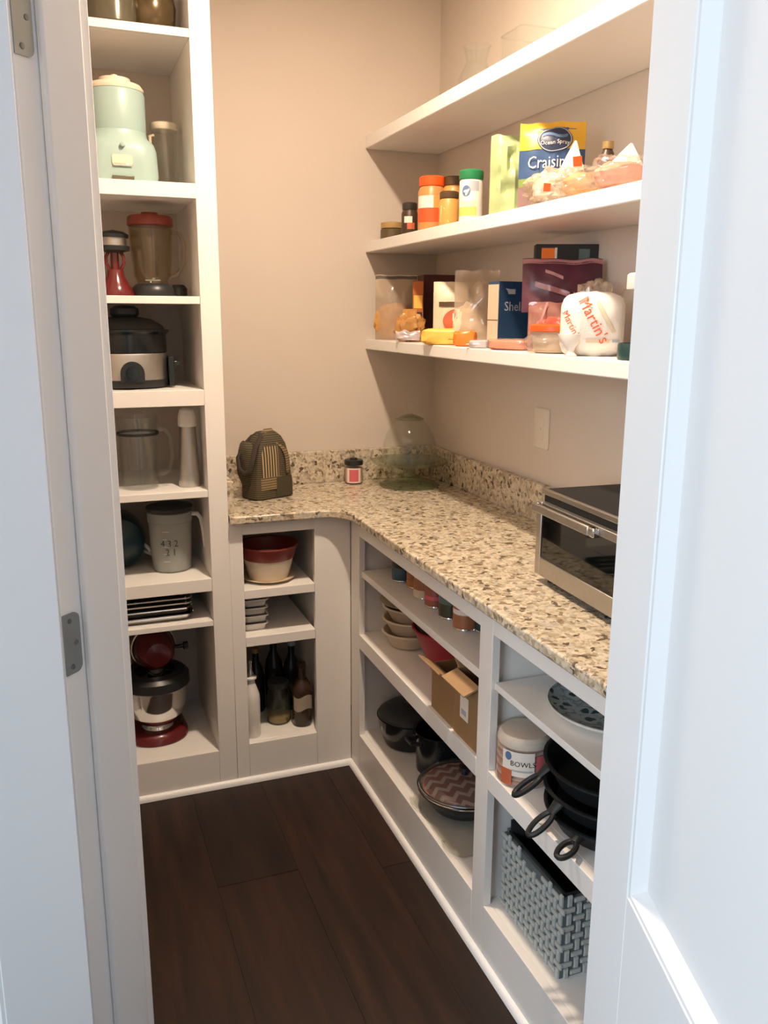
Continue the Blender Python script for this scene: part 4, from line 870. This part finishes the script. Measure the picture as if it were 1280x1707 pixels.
ob('carton', B(-0.050, 0.050, -0.026, 0.026, 0, 0.176), 'box_blue', o, bev=0.001)
ob('side_panel', B(-0.0510, -0.0500, -0.025, 0.025, 0.020, 0.168), 'box_cream', o); ob('side_seam', B(-0.0514, -0.0510, -0.025, 0.025, 0.074, 0.076), 'print_brown', o); ob('side_foot', B(-0.0512, -0.0500, -0.025, 0.025, 0.001, 0.018), 'packet_silver', o)
text('title', 'Shells', 0.034, 'print_grey', o, lambda x, y: Vector((x*0.95+0.004, -0.0264, y+0.110)))
ge = G(); ge.b.faces.new([ge.b.verts.new((x, -0.0264, h)) for x, h in ((-0.030, 0.158), (-0.024, 0.152), (-0.020, 0.143), (0.002, 0.143), (0.002, 0.156), (-0.016, 0.156))]); ob('emblem', ge, 'print_grey', o)
# front row packets
def packet(name, label, loc, rz, w, d, h, m, seed, tilt=0):
    o = thing(name, label, 'packet', loc, rz); ob('wrapper', G().blob(w/2, d/2, h/2, seed, 0.10, 2.4, n=28, m=14, power=0.45), m, o); return o
o = packet('snack_packet', 'yellow snack packet lying at the front of the lowest shelf', (1.092, 2.385, z), -0.6, 0.140, 0.055, 0.048, 'packet_yellow', 31)
ob('crimp', B(0.056, 0.074, -0.020, 0.020, 0.012, 0.016), 'packet_yellow', o, bev=0.001); ob('barcode', patch(lambda u, v: Vector((u, -0.0285, v)), 0.030, 0.052, 0.006, 0.020, 2, 2), 'print_brown', o)
o = packet('snack_packet', 'bright orange packet between the yellow and grey packets', (1.100, 2.262, z), -0.6, 0.066, 0.050, 0.044, 'packet_orange', 33)
ob('crimp', B(-0.046, -0.030, -0.018, 0.018, 0.018, 0.022), 'packet_orange', o, bev=0.001)
o = packet('seasoning_packet', 'small silver grey packet at the shelf front beside the orange packet', (1.080, 2.135, z), -0.6, 0.052, 0.034, 0.022, 'packet_silver', 35)
ob('crimp', B(-0.034, -0.022, -0.012, 0.012, 0.008, 0.011), 'packet_silver', o, bev=0.001)
o = packet('meat_tray', 'low pink and red food tray in front of the blue box', (1.102, 2.000, z), -0.9, 0.105, 0.062, 0.026, 'packet_pink', 37)
ob('film', G().blob(0.058, 0.033, 0.0145, 37, 0.05, 2.4, power=0.45), 'film', o)
o = thing('plastic_tub', 'round plastic tub with bright orange lid inside clear wrap', 'tub', (1.120, 1.812, z))
ob('tub', G().lathe([(0.044, 0), (0.050, 0.003), (0.056, 0.044), (0.058, 0.050)], 34), 'tub_clear', o); ob('contents', G().lathe([(0.040, 0.003), (0.047, 0.006), (0.052, 0.038), (0.002, 0.040)], 28), 'bag_cream', o)
ob('lid', G().lathe([(0.059, 0.0502), (0.061, 0.052), (0.061, 0.064), (0.056, 0.067), (0.002, 0.067)], 34), 'orange_lid', o)
ob('wrap', G().blob(0.072, 0.066, 0.026, 41, 0.10, 2.0), 'film', o)
# bread bag with red lettering
o = thing('bread_loaf', 'white loaf bag with red lettering and twisted end', 'bread', (1.132, 1.678, z), -0.62)
LW, LH, LD = 0.070, 0.146, 0.058
def loaf_e(u): return (1-min(1, abs(u))**3.2)**0.5*0.80+0.20
def loaf(x, zz, off=0.0):
    """front skin of the loaf bag at x across and height zz"""
    u = max(-0.98, min(0.98, x/LW)); e = loaf_e(u); hz_ = LH/2*(0.5+0.5*e)
    s = min(0.96, abs(zz-LH*0.46)/hz_)**(1/0.75); c = math.sqrt(max(0.0, 1-s*s))**0.75
    return Vector((x, -(LD*e)*c-off, zz))
g = G(); rs = []
for i in range(25):
    u = -1+2*i/24; e = loaf_e(u); row = []
    for q in range(30):
        a = 2*PI*q/30; sg = lambda t_: math.copysign(abs(t_)**0.75, t_)
        n_ = 0.0025*noise.noise(Vector((u*4, math.cos(a)*3, math.sin(a)*3)))
        row.append((u*LW, -(LD*e+n_)*sg(math.cos(a)), max(0.0, LH*0.46+(LH/2*(0.5+0.5*e)+n_)*sg(math.sin(a)))))
    rs.append(row)
g.rings(rs); ob('bag', g, 'bag_white', o)
def rot(x, y, a, cx, cz): return (cx+x*math.cos(a)-y*math.sin(a), cz+x*math.sin(a)+y*math.cos(a))
text('lettering', "Martin's", 0.034, 'print_red', o, lambda x, y: loaf(*rot(x, y, -1.05, 0.004, 0.078), 0.0040))
text('small_lettering', "Martin's", 0.021, 'print_red', o, lambda x, y: loaf(*rot(x, y, -1.05, -0.044, 0.068), 0.0040))
ob('clear_stripe', patch(lambda u, v: loaf(*rot(u, v, -1.05, 0.030, 0.084), 0.003), -0.040, 0.036, -0.004, 0.004, 10, 2), 'bag_cream', o)
ob('ingredient_strip', patch(lambda u, v: loaf(u, v, 0.0035), -0.010, 0.040, 0.030, 0.038, 10, 2), 'cream_clear', o); ob('ingredient_strip', patch(lambda u, v: loaf(u, v, 0.0035), 0.046, 0.062, 0.031, 0.037, 5, 2), 'print_grey', o)
ob('twisted_end', G().rings([[(-0.046+0.006*t+r*math.cos(2*PI*i/14), -0.052-0.008*t+r*0.5*math.sin(2*PI*i/14), 0.048-0.047*t) for i in range(14)] for t, r in ((0, 0.026), (0.35, 0.022), (0.6, 0.011), (0.8, 0.007), (1.0, 0.013))]), 'bag_white', o)
# purple packs, boxes behind
o, fn = bag('purple_bag', 'large purple zip bag leaning behind the loaf', 'bag', (1.200, 1.918, z+0.095), -0.42, 0.200, 0.132, 0.05, 'purple', 43, 0.007, 0.15)
ob('zip_edge', skin(fn, 0.0016, 0.90, 0.985), 'purple_light', o); 
ob('fold', patch(lambda u, v: fn(u, 0.32+0.10*v-0.22*u)+Vector((0, -0.006, 0)), -0.70, 0.15, 0, 1, 12, 3), 'purple_light', o); ob('fold', patch(lambda u, v: fn(u, 0.60+0.06*v-0.30*u)+Vector((0, -0.005, 0)), -0.45, -0.02, 0, 1, 8, 3), 'purple_light', o)
o, fn = bag('zip_bag', 'rosy clear zip bag between the blue box and the orange lidded tub', 'bag', (1.140, 1.868, z), -0.5, 0.110, 0.120, 0.04, 'film_pink', 45, 0.010)
ob('zipper', patch(lambda u, v: fn(-0.9+0.7*v+0.10*u, 0.02+0.96*v)+Vector((0, -0.010, 0)), -0.5, 0.5, 0, 1, 2, 12), 'purple_light', o); ob('contents', G().blob(0.042, 0.013, 0.040, 47, 0.2, 3, c=(0.006, 0, 0.004)), 'packet_pink', o)
o = thing('snack_box', 'dark box with orange picture standing high behind the purple bag', 'box', (1.268, 2.020, z), -0.42)
ob('carton', B(-0.080, 0.080, -0.028, 0.028, 0, 0.268), 'box_black', o, bev=0.001)
ob('picture', B(-0.066, -0.032, -0.0292, -0.0282, 0.216, 0.258), 'packet_orange', o); ob('white_edge', B(-0.032, -0.026, -0.0292, -0.0282, 0.214, 0.259), 'label_white', o); ob('green_panel', B(0.030, 0.058, -0.0292, -0.0282, 0.214, 0.256), 'can_slate', o)
o = tagged('bun_bag', 'beige knotted bag on top behind the loaf', (1.215, 1.795, z+0.0), -0.5, 0.050, 0.026, 0.082, 51, None, None, (), 'film_haze', 'bag_cream')
o = thing('clear_canister', 'tall clear canister with white lid beside the door', 'canister', (1.112, 1.480, z))
ob('body', G().lathe([(0.036, 0), (0.040, 0.006), (0.040, 0.126), (0.034, 0.140)], 30), 'glass_smoke', o); ob('lid', G().lathe([(0.030, 0.1402), (0.031, 0.143), (0.031, 0.168), (0.026, 0.172)], 26), 'white_plastic', o)
ob('green_foot', G().lathe([(0.0395, 0.0), (0.0412, 0.004), (0.0412, 0.030), (0.0400, 0.034)], 30, cap0=False, cap1=False), 'can_green', o)

# ------------------------------------------------------------------ right base cabinet, far bay, top shelf: jars and cans in a row
z = 0.7194
def can(name, label, x, y, r, h, bm_, lm, band=None, lidh=0.018):
    o = thing(name, label, 'jar' if 'jar' in name else 'can', (x, y, z), 0, 'jars and cans on the upper base shelf')
    ob('body', G().lathe([(r*0.9, 0), (r, 0.004), (r, h-lidh-0.006), (r*0.9, h-lidh)], 26), bm_, o)
    ob('lid', G().lathe([(r*0.94, h-lidh), (r*0.97, h-lidh+0.002), (r*0.97, h-0.002), (r*0.9, h)], 26), lm, o)
    ob('foot_rim', G().lathe([(r*0.96, 0.0003), (r*1.015, 0.001), (r*1.015, 0.004), (r*0.99, 0.006)], 26, cap0=False, cap1=False), 'chrome', o)
    if band: ob('label', patch(cylY(r*1.008, 1.1), -r*1.5, r*1.5, h*band[0], h*band[1], 14, 2), band[2], o)
    return o
can('spice_jar', 'teal jar with black lid farthest on the upper base shelf', 0.945, 2.345, 0.031, 0.080, 'can_teal', 'black_plastic', None, 0.036)
can('food_can', 'orange brown can next to the teal jar', 0.962, 2.268, 0.030, 0.088, 'can_orange', 'steel', (0.3, 0.75, 'can_rust'))
can('food_can', 'rust can with tan lower label, third from the far end', 0.946, 2.172, 0.031, 0.078, 'can_rust', 'steel', (0.05, 0.35, 'cream_clear'))
can('food_can', 'reddish brown can with pale ring, fourth from the far end', 0.948, 2.092, 0.033, 0.096, 'can_red', 'steel', (0.24, 0.36, 'label_pink'))
can('spice_jar', 'dark olive jar with slate shoulder band', 0.950, 1.996, 0.034, 0.100, 'can_olive', 'black_plastic', (0.42, 0.62, 'can_slate'))
can('food_can', 'can with pale lettering band and red mark', 0.950, 1.905, 0.034, 0.094, 'can_rust', 'steel', (0.46, 0.60, 'label_white'))
can('spice_jar', 'dark green jar right of the lettered can', 0.990, 1.868, 0.029, 0.080, 'can_green', 'black_plastic')
can('spice_jar', 'white shaker jar near the stile on the upper base shelf', 1.012, 1.800, 0.026, 0.082, 'label_white', 'print_grey')
can('food_can', 'brown can nearest the stile on the upper base shelf', 0.938, 1.712, 0.032, 0.072, 'can_rust', 'lid_brown')

# middle shelf
z = 0.5042
zz = z
for i, (r, h) in enumerate(((0.082, 0.050), (0.084, 0.050), (0.086, 0.048))):
    o = thing('storage_bowl', ('cream storage bowl lowest of the stack on the middle base shelf', 'cream storage bowl in the middle of the stack', 'cream storage bowl topmost of the stack')[i], 'bowl', (0.972+0.003*i, 2.345, zz), 0, 'stacked cream bowls')
    ob('bowl', G().lathe(shell([(r*0.62, 0), (r*0.70, 0.003), (r*0.92, h*0.8), (r, h)], 0.003), 36), 'cream_clear', o)
    ob('rim', G().lathe([(r*0.99, h-0.004), (r*1.05, h-0.002), (r*1.05, h+0.001), (r*0.985, h+0.002)], 36, cap0=False, cap1=False), 'cream', o)
    zz += 0.042
o = thing('dinner_plate', 'wide cream plate on top of the stacked storage bowls', 'plate', (0.980, 2.345, zz+0.0085))
ob('plate', G().lathe([(0.060, 0.0), (0.064, 0.0015), (0.098, 0.012), (0.100, 0.015), (0.062, 0.006), (0.01, 0.005)], 40), 'cream_clear', o)
o = thing('mixing_bowl', 'crimson tapered mixing bowl on the middle base shelf', 'bowl', (1.010, 2.130, z))
ob('bowl', G().lathe(shell([(0.048, 0), (0.054, 0.003), (0.090, 0.085), (0.105, 0.128)], 0.004), 40), 'crimson', o)
ob('rim', G().lathe([(0.104, 0.122), (0.110, 0.126), (0.110, 0.131), (0.103, 0.132)], 40, cap0=False, cap1=False), 'crimson', o)
o = thing('glass_dish', 'dark glass dish nested in the crimson mixing bowl', 'dish', (1.005, 2.130, z+0.0725))
ob('dish', G().lathe(shell([(0.070, 0), (0.0785, 0.004), (0.097, 0.075), (0.101, 0.078)], 0.003), 36), 'glass_green', o); ob('rim', G().lathe([(0.100, 0.0765), (0.105, 0.079), (0.104, 0.083), (0.099, 0.081)], 36, cap0=False, cap1=False), 'glass_smoke', o)
def boxopen(name, label, loc, rz, w, d, h, flaps):
    o = thing(name, label, 'box', loc, rz); t = 0.004
    ob('front', B(0, w, 0, t, 0, h), 'cardboard', o); ob('back', B(0, w, d-t, d, 0, h), 'cardboard', o); ob('side', B(0, t, t, d-t, 0, h), 'cardboard', o); ob('side', B(w-t, w, t, d-t, 0, h), 'cardboard', o)
    ob('bottom', B(t, w-t, t, d-t, 0, t), 'cardboard', o)
    for x0, x1, y0, y1, ax, an in flaps:
        ob('flap', B(x0, x1, y0, y1, -0.002, 0.002), 'cardboard_light', o, loc=ax, rot=an)
    return o
o = boxopen('cardboard_box', 'brown cardboard box with open flaps in front of the crimson bowl', (0.862, 1.918, z), FX, 0.138, 0.20, 0.125,
        ((0.004, 0.134, -0.05, 0.0, (0, 0.002, 0.126), (-0.55, 0, 0)), (0.004, 0.134, 0.0, 0.06, (0, 0.195, 0.128), (0.5, 0, 0)), (0.0, 0.055, 0.01, 0.19, (0.130, 0, 0.127), (0, -1.50, 0))))
o = boxopen('cardboard_box', 'taller cardboard box with white sticker beside the stile', (0.860, 1.775, z), FX, 0.132, 0.22, 0.165,
        ((-0.060, 0.0, 0.01, 0.20, (0.002, 0, 0.166), (0, 0.6, 0)), (0.004, 0.128, -0.045, 0.0, (0, 0.004, 0.167), (0.35, 0, 0))))
ob('sticker', B(0.034, 0.078, -0.0008, 0.0, 0.055, 0.115), 'label_white', o); ob('sticker_print', B(0.042, 0.068, -0.0012, -0.0008, 0.066, 0.080), 'print_grey', o)

# bottom shelf
z = 0.1484
o = thing('dutch_oven', 'black lidded pot at the far end of the bottom shelf', 'pot', (0.996, 2.378, z))
ob('pot', G().lathe([(0.072, 0), (0.086, 0.005), (0.102, 0.05), (0.108, 0.095), (0.112, 0.098), (0.106, 0.099)], 36), 'enamel_black', o)
ob('lid', G().lathe([(0.108, 0.0995), (0.106, 0.108), (0.080, 0.126), (0.03, 0.137), (0.020, 0.139), (0.018, 0.150), (0.028, 0.158), (0.020, 0.166), (0.002, 0.167)], 36), 'dark_grey', o)
for s in (-1, 1): ob('side_handle', G().tube([(-0.030, s*0.100, 0.076), (-0.024, s*0.128, 0.078), (0.024, s*0.128, 0.078), (0.030, s*0.100, 0.076)], 0.007), 'enamel_black', o)
o = thing('stock_pot', 'black stock pot between the lidded pot and the covered skillet', 'pot', (1.020, 2.186, z))
ob('pot', G().lathe(shell([(0.070, 0), (0.078, 0.005), (0.082, 0.10), (0.084, 0.13), (0.087, 0.133)], 0.004), 36), 'enamel_black', o)
ob('handle', G().tube([(-0.080, -0.022, 0.105), (-0.108, -0.018, 0.110), (-0.110, 0.018, 0.110), (-0.080, 0.022, 0.105)], 0.007), 'black_plastic', o)
o = thing('serving_tray', 'flat clear plastic tray with loop handles under the skillet', 'tray', (0.955, 1.900, z))
ob('tray', G().rings([[(x, y, h) for x, y in rrect(-w, w, -l, l, r, 6)] for w, l, h, r in ((0.086, 0.150, 0, 0.03), (0.092, 0.156, 0.006, 0.03), (0.094, 0.158, 0.010, 0.03), (0.090, 0.154, 0.009, 0.03), (0.086, 0.150, 0.003, 0.03))]), 'plastic_tray', o)
for yy in (0.115, -0.105):
    ob('loop_handle', G().tube([(-0.088, yy+0.028, 0.009), (-0.098, yy+0.026, 0.013), (-0.102, yy, 0.015), (-0.098, yy-0.026, 0.013), (-0.088, yy-0.028, 0.009)], 0.0035, 8), 'plastic_tray', o)
o = sk_ = thing('skillet', 'deep black skillet with glass lid holding a red chevron cloth', 'pan', (0.990, 1.965, z+0.0105))
ob('pan', G().lathe(shell([(0.082, 0), (0.092, 0.004), (0.122, 0.048), (0.132, 0.060)], 0.004), 44), 'enamel_black', o)
ob('rim', G().lathe([(0.130, 0.0585), (0.1345, 0.060), (0.1345, 0.063), (0.129, 0.0635)], 44, cap0=False, cap1=False), 'chrome', o)
o = thing('pot_holder', 'red and cream chevron round cloth lying in the skillet', 'cloth', (0.990, 1.965, z+0.0105))
ob('cloth', G().lathe([(0.110, 0.054), (0.116, 0.060), (0.114, 0.066), (0.09, 0.072), (0.05, 0.076), (0.001, 0.077)], 36), 'chevron', o); ob('hem', G().tube([(0.1165*math.cos(2*PI*i/36), 0.1165*math.sin(2*PI*i/36), 0.061) for i in range(36)], 0.003, 6, closed=True), 'print_rust', o)
gl_ = ob('lid', G().lathe([(0.127, 0.0), (0.118, 0.012), (0.085, 0.022), (0.04, 0.028), (0.012, 0.029)], 44, cap0=False), 'plastic_tray', sk_, loc=(0, 0, 0.066)); ob('rim', G().lathe([(0.126, -0.002), (0.130, 0.0), (0.129, 0.003), (0.124, 0.003)], 44, cap0=False, cap1=False), 'chrome', gl_)
ob('knob', G().lathe([(0.010, 0.029), (0.008, 0.038), (0.018, 0.044), (0.016, 0.052), (0.002, 0.054)], 20), 'black_plastic', gl_)

# ------------------------------------------------------------------ near bay
z = 0.7194
o = thing('patterned_platter', 'round platter with blue and white floral print', 'platter', (1.024, 1.352, z))
ob('platter', G().lathe([(0.085, 0), (0.090, 0.002), (0.128, 0.012), (0.141, 0.022), (0.142, 0.025), (0.139, 0.0255), (0.126, 0.016)], 48, cap1=False), 'white_ceramic', o)
ob('printed_face', G().lathe([(0.1385, 0.0258), (0.126, 0.0164), (0.088, 0.0066), (0.001, 0.006)], 48, cap0=False), 'platter_print', o)
z = 0.5042
o = thing('paper_bowl_pack', 'shrink wrapped stack of white and red paper bowls', 'package', (0.916, 1.526, z))
for q in range(9): ob('paper_bowl', G().lathe([(0.045, 0.0005+q*0.010), (0.058, 0.006+q*0.010), (0.0605, 0.0095+q*0.010), (0.057, 0.0095+q*0.010)], 32), ('meat', 'label_white')[q % 2], o)
ob('top_bowl', G().lathe([(0.060, 0.0905), (0.061, 0.096), (0.058, 0.108), (0.052, 0.114), (0.002, 0.115)], 34), 'label_white', o)
ob('film', G().lathe([(0.061, 0.0002), (0.0635, 0.006), (0.0645, 0.09), (0.0625, 0.110), (0.054, 0.118), (0.002, 0.119)], 34), 'film', o)
f7 = cylY(0.0650, 0.95); ob('paper_label', patch(f7, -0.045, 0.030, 0.030, 0.088, 16, 4), 'label_white', o)
f8 = cylY(0.0655, 0.95); ob('label_stripe', patch(f8, -0.048, -0.020, 0.006, 0.044, 8, 3), 'print_rust', o); ob('label_stripe', patch(f8, 0.034, 0.062, 0.020, 0.080, 8, 3), 'label_pink', o)
ge = G(); ge.b.faces.new([ge.b.verts.new(cylY(0.0658, 0.95)(x, y)) for x, y in disc(-0.030, 0.076, 0.008, 0.010, 16)]); ob('emblem', ge, 'label_blue', o)
text('lettering', 'BOWLS', 0.017, 'print_black', o, lambda x, y: cylY(0.0660, 0.95)(x+0.004, y+0.060))
ob('small_print', patch(cylY(0.0660, 0.95), -0.020, 0.026, 0.042, 0.046, 8, 1), 'print_grey', o)
def skillet(label, loc, rz, r, h, dz):
    o = thing('cast_iron_skillet', label, 'pan', loc, rz, 'stacked cast iron skillets')
    ob('pan', G().lathe(shell([(r*0.80, 0), (r*0.84, 0.003), (r*0.97, h*0.9), (r, h)], 0.005), 44), 'cast_iron', o)
    ob('rim', G().lathe([(r*0.985, h-0.006), (r*1.02, h-0.004), (r*1.02, h+0.0005), (r*0.98, h+0.001)], 44, cap0=False, cap1=False), 'cast_iron', o)
    hh = ob('handle', G().tube([(-r*0.97, 0, h-0.010), (-r-0.014, 0, h-0.012+dz*0.3)], [0.014, 0.010], 10, flat=0.6), 'cast_iron', o)
    L0, L1 = r+0.010, r+0.064
    pts = [(-(L0+L1)/2+ (L1-L0)/2*math.cos(t), 0.0130*math.sin(t), h-0.012+dz*(0.3+0.7*(0.5-0.5*math.cos(t)))) for t in [2*PI*i/20 for i in range(20)]]
    ob('handle_loop', G().tube(pts, 0.0058, 8, closed=True), 'cast_iron', o)
    return o
skillet('lowest cast iron skillet of the stack, handle nearest the door', (1.003, 1.296, z), 0.42, 0.146, 0.044, -0.010)
skillet('middle cast iron skillet of the stack, handle in between', (1.001, 1.299, z+0.0455), 0.065, 0.147, 0.044, -0.050)
skillet('topmost cast iron skillet, handle beside the paper bowls', (1.003, 1.302, z+0.091), -0.30, 0.148, 0.048, -0.060)
# woven basket
z = 0.1484
bk = thing('storage_basket', 'grey and white woven basket with black liner on the bottom shelf', 'basket', (0.893, 1.305, z))
BW, BL, BH = 0.30, 0.265, 0.205   # depth in x, length in y, height
ob('core', G().box(0.004, 0.012, 0.004, BL-0.004, 0, BH-0.014).box(BW-0.012, BW-0.004, 0.004, BL-0.004, 0, BH-0.006).box(0.012, BW-0.012, 0.004, 0.012, 0, BH-0.014).box(0.012, BW-0.012, BL-0.012, BL-0.004, 0, BH-0.006).box(0.012, BW-0.012, 0.012, BL-0.012, 0, 0.008), 'weave_core', bk)
ob('liner', G().box(0.012, 0.016, 0.012, BL-0.012, 0.008, BH-0.008).box(BW-0.018, BW-0.012, 0.012, BL-0.012, 0.008, BH+0.018).box(0.016, BW-0.018, 0.012, 0.016, 0.008, BH-0.008).box(0.016, BW-0.018, BL-0.018, BL-0.012, 0.008, BH+0.020).box(0.016, BW-0.018, 0.016, BL-0.018, 0.008, 0.012), 'liner_black', bk)
PT = 0.0220
def strip_mesh(vert):
    a, b_ = (0.0050, 0.0135) if vert else (0.0135, 0.0050)
    g = G(); g.rings([[(0.0, sy*b_*1.0 if False else sy*a, sz*b_) for sy, sz in ((-1,-1),(1,-1),(1,1),(-1,1))], [(-0.0035, sy*a, sz*b_*0.9) for sy, sz in ((-1,-1),(1,-1),(1,1),(-1,1))], [(-0.005, sy*a*0.8, sz*b_*0.55) for sy, sz in ((-1,-1),(1,-1),(1,1),(-1,1))]], False, True)
    me = g.done(False); me.materials.append(MATS['weave_white']); return me
mv, mh = strip_mesh(True), strip_mesh(False)
def weave(n, rows, place, skip=lambda i, j: False):
    for i in range(n):
        for j in range(rows):
            if skip(i, j): continue
            me = mv if (i+j) % 2 == 0 else mh
            o_ = bpy.data.objects.new('weave_strip', me); COL.objects.link(o_); o_.parent = bk
            p, r_ = place(i, j); o_.location = p; o_.rotation_euler = (0, 0, r_)
ncol, nrow = 12, 9
weave(ncol, nrow, lambda i, j: ((0.004, 0.010+PT*i, 0.010+PT*j-(0.0 if (i+j) % 2 else 0.0)), 0), lambda i, j: j == nrow-1 and 4 <= i <= 7)
weave(12, nrow, lambda i, j: ((0.018+PT*1.08*i, 0.004, 0.010+PT*j), PI/2))
o = thing('paper_packet', 'crumpled pale paper packet beside the skillets at the shelf edge', 'packet', (0.900, 1.085, 0.5042))
ob('paper', G().blob(0.035, 0.030, 0.016, 61, 0.25, 2.6, power=0.6), 'label_white', o); ob('grey_fold', G().blob(0.030, 0.024, 0.012, 63, 0.2, 2.4, c=(0.004, 0.012, 0.027)), 'print_grey', o)
